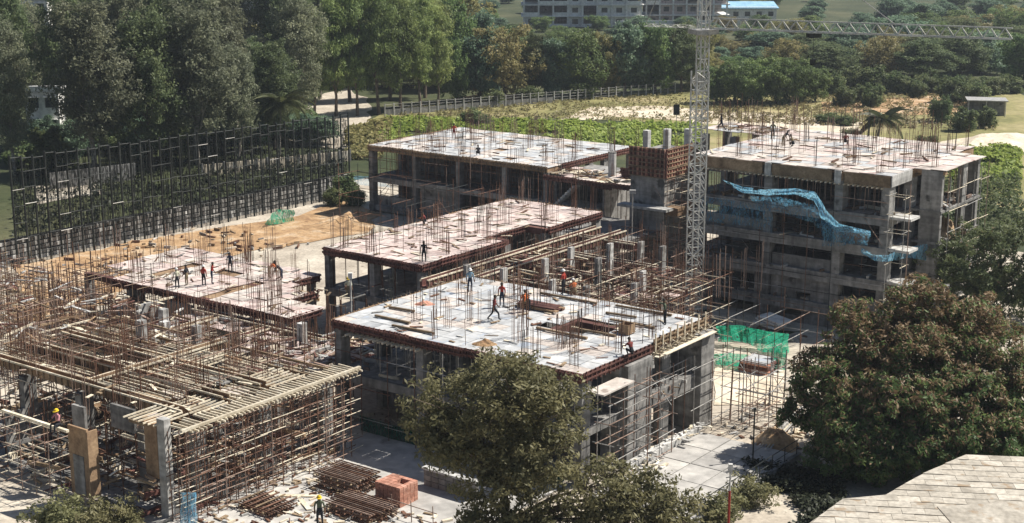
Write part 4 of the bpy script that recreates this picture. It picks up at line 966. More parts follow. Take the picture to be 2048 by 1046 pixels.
clutter('debris', 'boards and litter on the deck of the tall block', [(-18, .3, 46.5, 65, 13.44), (-25, -18, 61, 65, 13.44)], ['timber_dark', 'timber_dark', 'timber', 'rust', 'ply_brown'], 90, .4, 2.0, .12)
scaffold('pipe scaffold climbing the corner of the tall block', .9, 2.3, 44.9, 46, -.9, 12.6, 1.4, 1.1, 1.5, ('steel_grey', 'rust_pale'), .05, .3, lm=('steel_grey', 'timber'))
scaffold('pipe scaffold up the east side of the tall block', 3.9, 3.9, 51, 60.5, 0, 12.8, 1, 1.9, 1.8, ('steel_grey', 'rust_pale'), .12, .4, ga=False, lm=('steel_grey', 'timber'))
scaffold('sparse pipe scaffold across the shaded front of the tall block', -18, .5, 44.9, 44.9, -1, 12.0, 2.3, 1, 1.45, ('dark_steel', 'rust'), .25, .4, gb=False, lm=('steel_grey', 'dark_steel', 'rust_pale'))
scaffold('rusty props and frames inside the open storeys of the tall block', -17.6, -.6, 46.9, 49.2, 1.2, 9.6, 1.6, 2.2, 1.1, ('rust', 'dark_steel'), .3, .2, gb=False, lm=('rust', 'steel_grey', 'dark_steel'))
clutter('debris', 'boards and litter lying in the open storeys of the tall block', [(-18, .3, 46.3, 48.5, z) for z in (9.84, 7.04, 4.14, 1.24)] + [(.6, 3, 52, 60, z) for z in (9.84, 7.04, 4.14)], ['timber', 'timber_dark', 'rust_pale', 'concrete_pale', 'ply_brown'], 260, .3, 2.0, .3)
clutter('debris', 'boards and litter lying inside the white-decked block', [(-20.5, -.6, .3, 3, 3.95), (-20.5, -.6, .3, 3, .12), (-1.5, .2, 8, 13, 3.95)], ['timber', 'timber_dark', 'rust_pale', 'concrete_pale'], 150, .3, 1.6, .3)
clutter('debris', 'stones and scraps strewn over the orange soil strip', [(-82, -60, 8, 18, .1), (-78, -62, 18, 40, .1), (-70, -45, 18, 24, .1)], ['soil', 'concrete_pale', 'timber_dark', 'sand', 'concrete', 'rust'], 420, .2, 1.3, .3)
def nb(pts, b): return [onb(u, v, b) for u, v in pts]
net_sheet('blue_net', 'bright blue safety net sagging across the top storeys of the tall block', nb([(1447, 360), (1480, 372), (1530, 380), (1590, 376), (1632, 384), (1652, 420), (1680, 448), (1740, 462)], 42.9), nb([(1448, 363), (1486, 386), (1535, 390), (1590, 389), (1629, 402), (1643, 436), (1668, 462), (1742, 470)], 43.3), 'net_blue', 90, 10, .22, 3)
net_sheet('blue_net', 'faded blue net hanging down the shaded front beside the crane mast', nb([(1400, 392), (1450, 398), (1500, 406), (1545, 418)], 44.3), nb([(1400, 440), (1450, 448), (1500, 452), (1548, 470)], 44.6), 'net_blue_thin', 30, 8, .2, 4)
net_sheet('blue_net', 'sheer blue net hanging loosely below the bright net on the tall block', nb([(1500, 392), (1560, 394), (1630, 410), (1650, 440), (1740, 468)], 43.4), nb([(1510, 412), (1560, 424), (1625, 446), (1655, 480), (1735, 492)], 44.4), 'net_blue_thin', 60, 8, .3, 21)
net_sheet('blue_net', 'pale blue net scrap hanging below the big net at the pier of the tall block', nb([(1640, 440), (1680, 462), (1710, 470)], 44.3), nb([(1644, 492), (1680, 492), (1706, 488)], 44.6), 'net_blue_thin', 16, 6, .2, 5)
net_sheet('blue_net', 'blue safety net slung round the lower corner of the tall block', [onb(1722, 495, 44.2), onb(1750, 510, 44.0), onb(1775, 510, 44.2), onb(1812, 494, 49), onb(1855, 488, 51)], [onb(1722, 505, 44.4), onb(1750, 522, 44.2), onb(1775, 524, 44.4), onb(1815, 515, 49.2), onb(1858, 522, 51.2)], 'net_blue', 40, 6, .14, 6)
net_sheet('blue_net', 'pale blue net trailing from the western end of the distant pale-decked block', [at(676, 352, 1.6), at(730, 352, 3.2), at(790, 356, 3.6), at(840, 364, 3.2)], [at(690, 366, .5), at(740, 372, .8), at(800, 376, 1.5), at(845, 380, 1.8)], 'net_blue_thin', 30, 6, .2, 7)
heap('sand_heap', 'brownish sand heap on the upper east balcony of the tall block', G(2.3, 55.0, 7.05), .85, 1.9, 1.6, 'soil')

# ================================================================== TOWER CRANE
def lattice(w, h, n, r, mat, r2=None):
    m = MB(); r2 = r2 or r * .6
    cs = [(-w / 2, -w / 2), (w / 2, -w / 2), (w / 2, w / 2), (-w / 2, w / 2)]
    for x, y in cs: m.box(x - r, x + r, y - r, y + r, 0, h - .01, mat)
    for k in range(n):
        z0, z1 = h * k / n, h * (k + 1) / n
        for i in range(4):
            p, q = cs[i], cs[(i + 1) % 4]
            m.bar((*p, z0), (*q, z0), r2, mat, n=4)
            m.bar((*p, z0), (*q, z1), r2, mat, n=4) if (k + i) % 2 else m.bar((*q, z0), (*p, z1), r2, mat, n=4)
    return m.mesh('mast_section')
cp = at(1386, 640) 
t = Thing('tower_crane', 'pale grey lattice tower crane rising between the white deck and the tall block', 'crane', world=cp, rz=R(20)); t.o = Vector((0, 0, 0))
t.box('base', -1.6, 1.6, -1.6, 1.6, -.3, .35, 'concrete')
SEC = lattice(1.1, 2.4, 3, .055, 'crane_paint', .04); SEC2 = lattice(.78, 2.0, 2, .048, 'crane_paint', .036)
for k in range(9): link('mast_section', SEC, t.e, (0, 0, .35 + 2.4 * k))
for k in range(9): link('inner_mast_section', SEC2, t.e, (.18, 0, 20.0 + 2.0 * k))
JZ = 25.6
t.box('slewing_ring', -.85, 1.2, -.85, .85, JZ - .5, JZ - .1, 'steel_grey')
def jib_section(L_, w, h, mat):
    m = MB(); n = 2
    for y in (-w / 2, w / 2): m.box(0, L_ - .01, y - .045, y + .045, -.045, .045, mat)
    m.box(0, L_ - .01, -.05, .05, h - .05, h + .05, mat)
    for k in range(n):
        x0, x1 = L_ * k / n, L_ * (k + 1) / n; xm = (x0 + x1) / 2
        for y in (-w / 2, w / 2):
            m.bar((x0, y, 0), (xm, 0, h), .035, mat, n=4); m.bar((xm, 0, h), (x1, y, 0), .035, mat, n=4)
        m.bar((x0, -w / 2, 0), (x0, w / 2, 0), .03, mat, n=4); m.bar((x0, -w / 2, 0), (x1, w / 2, 0), .025, mat, n=4)
    return m.mesh('jib_section')
JS = jib_section(2.2, .9, .85, 'crane_paint')
jend = ond(1978, 84, 118.0); jd = (Vector((jend.x, jend.y, 0)) - Vector((cp.x, cp.y, 0))); jan = math.atan2(jd.y, jd.x) - R(20); jl = jd.length
nj = int(jl / 2.2) + 1
for k in range(nj): link('jib_section', JS, t.e, (.9 * math.cos(jan) + 2.2 * k * math.cos(jan), .9 * math.sin(jan) + 2.2 * k * math.sin(jan), JZ), (0, 0, jan))
ca, sa = math.cos(jan), math.sin(jan)
for k in range(2): link('counter_jib_section', JS, t.e, (-.6 * ca - 2.2 * (k + 1) * ca, -.6 * sa - 2.2 * (k + 1) * sa, JZ), (0, 0, jan), (1, 1, .25))
t.bar('pendant', (.18, 0, 37.5), (-5.0 * ca, -5.0 * sa, JZ + .2), .04, 'steel_grey'); t.bar('pendant', (.18, 0, 37.5), (16 * ca, 16 * sa, JZ + .9), .035, 'steel_grey')
t.box('trolley', 9.6 * ca - .5, 9.6 * ca + .5, 9.6 * sa - .4, 9.6 * sa + .4, JZ - .45, JZ - .1, 'dark_steel')
t.bar('hoist_rope', (9.6 * ca, 9.6 * sa, JZ - 2.2), (9.6 * ca, 9.6 * sa, JZ - .4), .02, 'dark_steel'); t.box('hook_block', 9.6 * ca - .2, 9.6 * ca + .2, 9.6 * sa - .12, 9.6 * sa + .12, JZ - 2.7, JZ - 2.2, 'dark_steel')

# ================================================================== LEFT DECK (low pink deck by the soil strip)
t = Thing('unfinished_building', 'low single-storey block with pinkish formwork deck beside the orange soil strip', 'building', -42, 11.5)
frame(t, -56, -29.4, 5.6, 17.4, 4.8, [], 0, [-55.6, -50, -44.5, -39.6], [6, 11.5, 17], .45)
def hole_l(a, b): return (a < -52.2 and b < 8.4) or (a > -31 and b < 9.2) or (a > -35 and 9.2 <= b < 13) or (a > -39 and b >= 13) or (-47 < a < -44 and 12.2 < b < 13.0) or (-50.2 < a < -48.8 and 8.4 < b < 14) or (-41.4 < a < -40.0 and b < 11.6) or (-37 < a < -34.4 and 12.2 < b < 14.8)
panels(t, -56, -29.4, 5.6, 17.4, 4.8, 1.33, 1.3, ['ply_pink', 'deck_dusty', 'ply_pink', 'deck_dusty'], hole_l, jit=.05)
for b, ae in ((6, -31.2), (11.5, -35.3), (17, -39.4)): t.box('deck_beam', -55.9, ae, max(5.65, b - .25), min(17.35, b + .25), 4.2, 4.68, 'ply_red')
t.box('deck_soffit', -52, -39.6, 5.8, 17.2, 4.55, 4.66, 'ply_brown'); t.box('deck_soffit', -39.58, -35.6, 5.8, 12.6, 4.55, 4.66, 'ply_brown')
edge_run(t, (-52, 5.55), (-33.5, 5.55), 4.8, 'red', skip=.1); edge_run(t, (-30.9, 5.6), (-30.9, 9.2), 4.8, 'red'); edge_run(t, (-34.9, 9.2), (-34.9, 13), 4.8, 'red'); edge_run(t, (-38.9, 13), (-38.9, 17.4), 4.8, 'red')
t.box('shear_wall', -45.4, -41.6, 5.0, 5.4, 0, 4.1, 'concrete'); t.box('shear_wall', -45.4, -45.05, 2.6, 5.0, 0, 4.1, 'concrete'); t.box('shear_wall', -38, -37.7, 1.8, 5.4, 0, 3.4, 'concrete')
props(t, -55, -30, 6, 16.6, 0, 4.2, 1.5, 'rust', .75, 120)
starters(t, [(a, b, 4.8) for a in (-55, -52.6, -50, -47.5, -44.5, -41.5, -38.5, -35.6, -33, -30.2) for b in (6.2, 8.8, 11.5, 14.3, 17) if not hole_l(a, b)], .62)
poles(t, -55.8, -29.6, 5.8, 17.2, 4.8, 140, ok=hole_l)
clutter('debris', 'offcuts and boards on the low pink deck', [(-55, -30, 6, 17, 4.84)], ['timber_dark', 'timber', 'rust', 'concrete'], 80, .3, 1.5, .07)
# lower, half-stripped decks in front of it
t = Thing('formwork_deck', 'low half-stripped formwork decks and pits before the pink deck', 'formwork', -31, 1)
def hole_s(a, b): return (-37 < a < -33.2 and .2 < b < 3.2) or (-29.5 < a < -26.8 and -1.5 < b < 2) or rnd.random() < .10
panels(t, -41, -23, -3, 5.2, 3.7, 1.25, 1.25, ['ply_pink', 'deck_dusty', 'concrete', 'ply_pink', 'deck_dusty'], hole_s, jit=.10)
beam_form(t, (-41, 5.0), (-22.6, 5.0), 4.1); beam_form(t, (-41, -3.3), (-23, -3.3), 4.3, side='ply_brown'); beam_form(t, (-32.4, -3), (-32.4, 5), 4.0); beam_form(t, (-38, -3), (-38, 5), 4.0, side='ply_brown'); beam_form(t, (-26, -3), (-26, 5), 4.0)
props(t, -40.5, -23.5, -2.8, 4.8, 0, 3.6, 1.6, 'rust', .7, 80)
for a, b, h in ((-36.4, -2.0, 5.3), (-33.6, -6.5, 6.9), (-30.2, -4.4, 6.6), (-39.6, .6, 5.2), (-27.6, 3.6, 5.4)): t.box('cast_column', a - .28, a + .28, b - .28, b + .28, -.05, h, 'concrete_pale')
starters(t, [(rnd.uniform(-41, -23), rnd.uniform(-3, 5), 3.75) for _ in range(34)])
poles(t, -41, -22, -3, 5, 3.7, 110, 1.5, 4.2, edge=.1)
clutter('debris', 'broken boards and waste heaped on the half-stripped decks', [(-41, -22, -3, 5, 3.8), (-27, -21.5, -2, 6, 4.0)], ['timber', 'timber_dark', 'ply_red', 'ply_pink', 'rust_pale', 'concrete_pale'], 320, .3, 2.2, .22)
t = Thing('formwork_box', 'red-sided form box by the corner of the white deck', 'formwork', -24.5, 10)
t.box('fill', -28.4, -22.2, 7.6, 15.6, 0, 1.9, 'concrete'); edge_run(t, (-28.5, 7.5), (-22, 7.5), 2.6, 'red'); edge_run(t, (-21.9, 7.5), (-21.9, 15.6), 3.4, 'brown'); beam_form(t, (-28, 9.5), (-22, 9.5), 3.2); beam_form(t, (-28, 13), (-22, 13), 3.6); poles(t, -28.4, -22, 7.6, 16.6, 2, 60, 2, 5, edge=.2)
props(t, -28.6, -22, 7.4, 15.6, 0, 3.2, 1.3, 'rust', .6, 40); starters(t, [(rnd.uniform(-28, -22), rnd.uniform(8, 15), 2.2) for _ in range(10)])
# dense poles and cages at the western edge
scaffold('dense forest of rusty poles at the western edge before the soil strip', -66, -46, -8, 5, 0, 5.6, 1.35, 1.5, 1.5, ('rust', 'rust', 'rust_pale', 'timber_dark'), .12, 1.5, lm=('rust', 'rust_pale', 'timber_dark'), brace=.25)
scaffold('tall thin rusty poles sticking up beside the soil strip', -66, -56, 5, 16, 0, 4.6, 1.6, 1.8, 1.9, ('rust', 'rust_pale'), .15, 1.6, brace=.1)
for _ in range(60):
    o = link('rebar_cage', rnd.choice(STARTS), None, G(rnd.uniform(-66, -44), rnd.uniform(-9, 5), .05), (0, 0, GA + rnd.choice((0, 1.57))), (1.2, 1.2, rnd.uniform(1.5, 2.4)))
    tag(o, 'rusty column cage standing among the western poles', 'rebar cage', 'column cages among the western poles')
clutter('debris', 'tangled boards and steel among the western poles', [(-66, -42, -9, 5, z) for z in (.1, 1.6, 3.0, 3.8, 4.4)], ['timber', 'timber_dark', 'ply_brown', 'rust', 'rust_pale', 'ply_red', 'concrete_pale'], 420, .4, 2.8, .14)

# ================================================================== FOREGROUND FORMWORK (cream joists on pipe frames)
t = Thing('formwork_deck', 'foreground grid of cream timber joists on rusty pipe frames', 'formwork', -25, -12)
ZF = 6.0
t.box('edge_joist', -15.35, -15.15, -19, -3.6, ZF + .02, ZF + .17, 'timber')
for i in range(44):
    b = -18.8 + i * .35
    if rnd.random() < .93: t.box('joist', -17.0 + rnd.uniform(-.3, .2), -14.9 + rnd.uniform(-.15, .15), b, b + .075, ZF - .11, ZF, 'timber', rot=(0, rnd.uniform(-.02, .02), rnd.uniform(-.03, .03)))
cells = []
for a in (-20.2, -23.4, -26.6, -29.8, -33, -36.2, -39.4):
    for b in (-19.2, -16, -12.8, -9.6, -6.4):
        k = rnd.random(); 
        if a > -21 and b > -13: k = k * .9 + .1
        if k < .16: continue
        if a < -24 and b < -17: continue
        nj = 7; zc = ZF + rnd.uniform(-.2, .1) - (.9 if b > -8 else (.5 if a < -31 else 0))
        for i in range(nj):
            z = zc + rnd.uniform(-.03, .03)
            if k < .85: t.box('joist', a, a + rnd.uniform(2.6, 3.4), b + i * .45, b + i * .45 + .065, z - .09, z, 'timber', rot=(0, rnd.uniform(-.01, .01), rnd.uniform(-.012, .012)))
            else: t.box('joist', a + i * .45, a + i * .45 + .065, b, b + rnd.uniform(2.6, 3.4), z - .09, z, 'timber', rot=(rnd.uniform(-.01, .01), 0, rnd.uniform(-.012, .012)))
        t.box('bearer', a - .2, a + 3.3, b + .6, b + .72, ZF - .52, ZF - .34, 'timber_dark'); t.box('bearer', a - .2, a + 3.3, b + 2.4, b + 2.52, ZF - .52, ZF - .34, 'timber_dark')
        for _ in range(rnd.randrange(0, 4)): xx, yy = a + rnd.uniform(0, 1.4), b + rnd.uniform(0, 2); t.box('deck_board', xx, xx + rnd.uniform(1, 2.2), yy, yy + rnd.uniform(.3, 1.1), zc - .30 + rnd.uniform(0, .03), zc - .26 + rnd.uniform(.04, .07), rnd.choice(('deck_dusty', 'ply_brown', 'timber_dark', 'timber_dark', 'ply_red', 'concrete')))  # formwork boards, some added to shade the floor beneath the joists
for b in (-16.2, -12.9, -9.7): beam_form(t, (-38, b), (-18, b), ZF + .1, side='ply_brown')
for a in (-27.2,): beam_form(t, (a, -16), (a, -4.5), ZF + .15, side='ply_brown')
t.box('corner_column', -17.5, -16.85, -18.9, -18.4, 0, 6.4, 'concrete_pale')
t.box('column_form', -18.6, -17.52, -18.95, -18.8, 2.6, 6.0, 'ply_brown')
t.box('column_form', -23.7, -21.9, -20.6, -20.45, .8, 5.2, 'ply_brown'); t.box('column_form', -21.9, -21.78, -20.65, -19.9, .8, 5.1, 'ply_brown'); t.box('cast_column', -23.3, -22.3, -20.64, -20.6, .9, 3.4, 'concrete')
t.box('side_form', -25.6, -24.4, -18.8, -18.6, 3.5, 5.6, 'concrete'); t.box('side_form', -22.6, -20.4, -18.2, -18, 4.6, 6.1, 'concrete')
t.box('timber_rail', -29.0, -22.6, -21.5, -21.3, 5.15, 5.3, 'timber')
for a, b in ((-26, -8), (-31, -13), (-23.5, -14.5), (-29, -6.5), (-35, -9)): t.box('side_form', a, a + 2.4, b, b + .1, ZF - 1.3, ZF - .1, rnd.choice(('concrete', 'near_black', 'ply_brown')))  # side forms in grey picked at random
clutter('debris', 'loose cream battens and offcuts on the foreground joists', [(-39, -17, -19, -4, ZF + .05), (-39, -20, -16, -4, ZF - .8)], ['timber', 'timber', 'timber_dark', 'ply_brown', 'rust_pale'], 110, .3, 1.5, .08)
starters(t, [(rnd.uniform(-38, -19), rnd.uniform(-17, -4), ZF - .4) for _ in range(62)])
poles(t, -39, -18, -18, -4, 4.6, 150, 1.6, 4.0, ('rust', 'rust', 'rust_pale'), .1)
scaffold('rusty pipe frames below the long cream edge timber in the foreground', -16.6, -15.3, -18.8, -3.8, .1, 5.7, .65, .8, .85, ('rust', 'rust', 'rust_pale'), .05, .2, ga=False, lm=('rust_pale', 'timber', 'rust'), brace=.02)
scaffold('rusty pipe frames deeper under the foreground joists', -37, -17.6, -18, -5, .1, 5.5, 1.45, 1.3, 1.1, ('rust', 'rust', 'rust_pale'), .06, .3, lm=('rust', 'rust_pale', 'timber'))
clutter('debris', 'dark boards, forms and steel lying under the foreground frames', [(-39, -16.5, -20, -4, z) for z in (.2, .2, 1.4, 2.6)], ['timber_dark', 'timber_dark', 'ply_brown', 'rust', 'concrete', 'ply_red', 'timber'], 420, .5, 2.6, .3)
scaffold('rusty pipe frames below the timber rail beside the seated worker', -32, -25, -21.2, -19.4, .1, 4.7, 1.3, 1.3, 1.1, ('rust', 'rust_pale'), .08, .2, lm=('rust_pale', 'timber'))
scaffold('long thin poles leaning over the cream joists', -37, -19, -15, -5, 5.4, 7.4, 2.4, 2.6, 1.0, ('rust', 'rust'), .3, .8, lm=('rust', 'rust_pale'), cap=70)
t = Thing('unfinished_building', 'grey concrete column stubs and walls under the foreground joists', 'building', -24, -10)
for a in (-17.4, -22, -28, -34):
    for b in (-16, -10.5, -4.8): t.box('column', a - .3, a + .3, b - .5, b + .5, 0, 5.2, 'concrete')
t.box('wall', -17.2, -16.9, -18.4, -12.2, 0, 1.2, 'concrete'); t.box('wall', -18.4, -18.1, -5, -3.6, 0, 4.4, 'concrete'); t.box('wall', -34, -33.7, -18, -6, 0, 3, 'concrete'); t.box('slab', -40, -18.5, -19, -4, -.05, .16, 'concrete')
net_sheet('blue_net', 'pale blue net bundle hung by the pale corner column in the foreground', [at(362, 985, 2.2), at(392, 985, 2.2)], [at(360, 1046, .4), at(396, 1046, .4)], 'net_blue', 10, 8, .1, 9)
# foreground floor
def rebar_stack(name, label, a0, a1, b0, b1, z0, layers):
    t = Thing(name, label, 'steel stack', (a0 + a1) / 2, (b0 + b1) / 2, z0)
    for k in range(layers):
        z = z0 + .08 + k * .16
        if k % 2 == 0:
            n = int((b1 - b0) / .22)
            for i in range(n): t.bar('bar', (a0 + rnd.uniform(-.15, .15), b0 + .22 * i, z), (a1 + rnd.uniform(-.15, .15), b0 + .22 * i, z), .045, rnd.choice(('rust', 'rust_pale')))
        else:
            for i in range(6):
                a = a0 + (a1 - a0) * (i + .5) / 6; t.bar('spacer', (a, b0 - .1, z), (a, b1, z), .05, rnd.choice(('rust', 'timber_dark')))
rebar_stack('steel_stack', 'stack of rusty steel bars on the concrete floor beside the pipe frames', -13.6, -10.2, -9.9, -7.2, .1, 7)
rebar_stack('steel_stack', 'low stack of rusty steel bars in front of the brick block', -10.4, -6.4, -12.4, -9.8, .1, 5)
rebar_stack('steel_stack', 'jumbled rusty steel bars below the foreground pipe frames', -15.0, -12.0, -15.2, -12.8, .1, 4)
t = Thing('brick_stack', 'neat cube of red bricks with a hollow on the concrete floor', 'brick stack', -8.0, -8.4, .12)
for k in range(8):
    for i in range(6):
        for j in range(5):
            if k >= 5 and i in (3, 4) and j in (2, 3): continue
            if 0 < i < 5 and 0 < j < 4 and k < 4: continue
            t.box('brick', -9.0 + i * .34, -8.69 + i * .34, -9.3 + j * .34, -8.99 + j * .34, .12 + k * .16, .27 + k * .16, 'brick', rot=(0, 0, rnd.uniform(-.05, .05)))
t = Thing('low_wall', 'low grey block parapet with pale coping on the concrete floor', 'wall', -6.2, -5.4, .12)
for k in range(3):
    for i in range(7): t.box('block', -8.2 + i * .6, -7.63 + i * .6, -5.6, -5.3, .14 + k * .36, .47 + k * .36, 'concrete')
t.box('coping', -8.3, -3.9, -5.7, -5.2, 1.22, 1.34, 'concrete_pale')
for a, b, l, an, lab in ((-13.2, -11.6, 2.6, .6, 'pale board lying on the concrete floor beside the steel stack'), (-12.0, -12.4, 1.8, -.5, 'short pale board near the yellow-helmeted worker'), (-6.5, -12.6, 2.5, .2, 'pale board before the brick cube')):
    tag(link('plank', shape('box', 'timber'), None, G(a, b, .17), (0, 0, GA + an), (l, .3, .06)), lab, 'plank')
clutter('debris', 'dusty rubble and offcuts on the concrete floor', [(-16.5, -11, -19, -6, .12), (-11, -2, -17, -9, .12)], ['concrete_pale', 'timber', 'timber_dark', 'rust', 'sand'], 420, .1, .7, .14)
scaffold('short pipe railing on the concrete floor near the leafy tree', -6.6, -3.4, -10.5, -10.5, .1, 1.6, 1.6, 1, .8, ('rust_pale',), 0, .1, gb=False)

# ================================================================== RIGHT YARD
net_sheet('green_net', 'bright green net spread over a frame beside the tall block', [at(1432, 652, 1.2), at(1480, 650, 1.4), at(1530, 662, 1.4), at(1578, 668, 1.0)], [at(1436, 684, .5), at(1490, 684, .6), at(1525, 704, .5), at(1576, 706, .4)], 'net_green', 30, 8, .22, 11)
net_sheet('green_net', 'second green net lying flat nearer the white-decked block', [at(1424, 708, .6), at(1460, 706, .7), at(1500, 710, .6)], [at(1430, 728, .3), at(1465, 734, .4), at(1492, 730, .3)], 'net_green', 20, 6, .15, 12)
net_sheet('green_net', 'green net scrap on a post beside the fruit tree', [at(1545, 690, 2.0), at(1575, 695, 1.8)], [at(1540, 738, .3), at(1572, 740, .3)], 'net_green', 10, 8, .2, 13)
net_sheet('green_net', 'small green tarpaulin heaped at the foot of the pipe screen', [at(532, 445, .8), at(552, 418, 1.8), at(586, 420, 1.6)], [at(530, 452, .2), at(556, 448, .2), at(588, 442, .2)], 'net_green', 12, 6, .25, 14)
t = Thing('stack', 'red-brown board stack beside the green nets', 'stack', -2.0, 28.6, .1)
for k in range(4):
    for j in range(3): t.box('board', -3.6 + rnd.uniform(-.1, .1), -1.2 + rnd.uniform(-.1, .1), 27.6 + j * .8, 28.35 + j * .8, .12 + k * .2, .3 + k * .2, rnd.choice(('ply_red', 'brick', 'ply_pink')))
t.box('cover', -3.5, -1.3, 27.7, 29.8, .93, .98, 'deck_white')
t = Thing('light_patch_pile', 'white sheets standing for a patch of light near the foot of the tall block', 'stack', *ab(1540, 640), -.5)
a_, b_ = ab(1540, 640)
for k in range(4): t.box('sheet', a_ - 1.5 + k * .2, a_ + 1.3 + k * .15, b_ - .8, b_ + .8, -.45 + k * .2, -.32 + k * .2, 'white_wall', rot=(rnd.uniform(-.05, .05), rnd.uniform(-.08, .08), rnd.uniform(-.4, .4)))  # white sheets stand in for a patch of light on the ground
scaffold('open pipe frames standing in the sandy yard by the green nets', 2.2, 6.4, 17, 26, 0, 3.6, 2.1, 2.0, 1.6, ('rust', 'dark_steel'), .12, 1.0, lm=('steel_grey', 'rust_pale'))
scaffold('pipe frames filling the gap beside the shear wall end', 1.6, 4.6, 15.5, 20, 0, 4.6, 1.2, 1.2, 1.2, ('rust', 'steel_grey'), .15, .8, lm=('steel_grey', 'rust_pale'))
scaffold('pipe frames over the green nets below the tall block', -10, -1, 33, 39, -.2, 3.4, 2.4, 2.6, 1.7, ('rust', 'dark_steel'), .25, .8, lm=('rust_pale', 'steel_grey'))
t = Thing('pipe_bundle', 'long pale pipes leaning along the edge of the sandy yard', 'pipes', 6.5, 15)
for k in range(5): t.bar('pipe', (6.2 + k * .22, 8.6 + k * .3, .15), (5.0 + k * .25, 21 - k * .5, .7 + .1 * k), .06, rnd.choice(('steel_grey', 'timber', 'concrete_pale')))
clutter('debris', 'rubble and scraps in the yard between the blocks', [(1.2, 8, 13, 28, .06), (-14, 4, 30, 42, -.6)], ['concrete_pale', 'timber', 'rust', 'concrete', 'sand'], 320, .15, 1.0, .2)
# concrete apron with joints
t = Thing('concrete_apron', 'raised concrete apron of pale slabs with dark joints beside the fruit tree', 'apron', 5.2, 7.2)
for i in range(3):
    for j in range(5): t.box('slab', 1.6 + i * 2.35, 3.87 + i * 2.35, -1.5 + j * 2.8, 1.22 + j * 2.8, -.1, .5 + rnd.uniform(-.015, .015), 'concrete_floor')
t.box('edge_wall', 8.75, 9.0, -2, 12.6, -.4, .62, 'concrete'); t.box('bed', 1.7, 8.6, -1.4, 12.3, -.1, .42, 'mortar')
for i in range(9): t.bar('rail_post', (8.85, -1.8 + i * 1.75, .6), (8.85, -1.8 + i * 1.75, 1.6), .035, 'dark_steel')
t.bar('rail', (8.85, -2, 1.6), (8.85, 12.4, 1.6), .03, 'dark_steel'); t.bar('rail', (8.85, -2, 1.1), (8.85, 12.4, 1.1), .025, 'dark_steel')
t.box('step_wall', .95, 1.5, 3.2, 12.4, -.1, .9, 'concrete_pale')
clutter('debris', 'plaster rubble along the apron edge', [(.9, 2.2, 4, 13, .9), (1.5, 3, -1, 6, .52)], ['concrete_pale', 'white_wall', 'timber'], 120, .1, .6, .12)
p = at(1456, 1075); t = Thing('service_pole', 'thin pole with red lower half and pale head above the apron', 'pole', world=p); t.o = Vector((0, 0, 0))
t.bar('lower_pole', (0, 0, -.1), (0, 0, 2.9), .07, 'paint_red'); t.bar('upper_pole', (0, 0, 2.9), (0, 0, 4.1), .05, 'concrete_pale'); t.box('head', -.12, .12, -.1, .1, 4.1, 4.55, 'concrete_pale'); t.bar('arm', (-.25, 0, 3.7), (.25, 0, 3.8), .03, 'steel_grey')
p = at(1503, 960); t = Thing('service_pole', 'thin dark post at the corner of the apron', 'pole', world=at(1505, 935)); t.o = Vector((0, 0, 0))
t.bar('shaft', (0, 0, -.1), (0, 0, 4.0), .05, 'dark_steel'); t.box('cap', -.08, .08, -.08, .08, 4.0, 4.1, 'dark_steel')
p = at(700, 640, 0); t = Thing('lamp_pole', 'pale lamp pole at the western corner of the white deck', 'pole', world=at(703, 650, 4.2)); t.o = Vector((0, 0, 0))
t.bar('shaft', (0, 0, -4.2), (0, 0, 3.9), .07, 'concrete_pale'); t.box('lamp', -.16, .16, -.14, .14, 3.7, 4.15, 'white_wall')
p = at(1262, 505, 3.6); t = Thing('lamp_pole', 'slim lamp pole rising from the shaded court below the lift core', 'pole', world=at(1262, 560, 0)); t.o = Vector((0, 0, 0))
t.bar('shaft', (0, 0, 0), (0, 0, 8.6), .06, 'steel_grey'); t.box('lamp', -.3, .3, -.2, .2, 8.6, 8.95, 'concrete_pale')

# shed roof in the corner
SHP = [at(1604, 1056, 3.2), at(1690, 996, 3.2), at(1768, 992, 3.2), at(1850, 948, 3.2), at(2010, 880, 3.2), at(2150, 1056, 3.2), at(2000, 1120, 3.2), at(1600, 1120, 3.2)]
t = Thing('shed', 'large shed with weathered grey cement sheet roof beside the fruit tree', 'shed', world=(SHP[0].x, SHP[0].y, 0), rz=R(-7)); t.o = Vector((0, 0, 0))
def inside(p, poly):
    c = False
    for a, b in zip(poly, poly[1:] + poly[:1]):
        if (a.y > p.y) != (b.y > p.y) and p.x < (b.x - a.x) * (p.y - a.y) / (b.y - a.y) + a.x: c = not c
    return c
Mi = Matrix.Rotation(R(7), 3, 'Z'); LP = [Mi @ Vector((q.x - SHP[0].x, q.y - SHP[0].y, 0)) for q in SHP[:5]]
def xleft(y):
    if y <= LP[0].y: return LP[0].x + (y - LP[0].y) * .9
    for p_, q_ in zip(LP, LP[1:]):
        if p_.y <= y <= q_.y: return p_.x + (q_.x - p_.x) * (y - p_.y) / max(1e-6, q_.y - p_.y)
    return 99
RW, RL = 1.25, .86
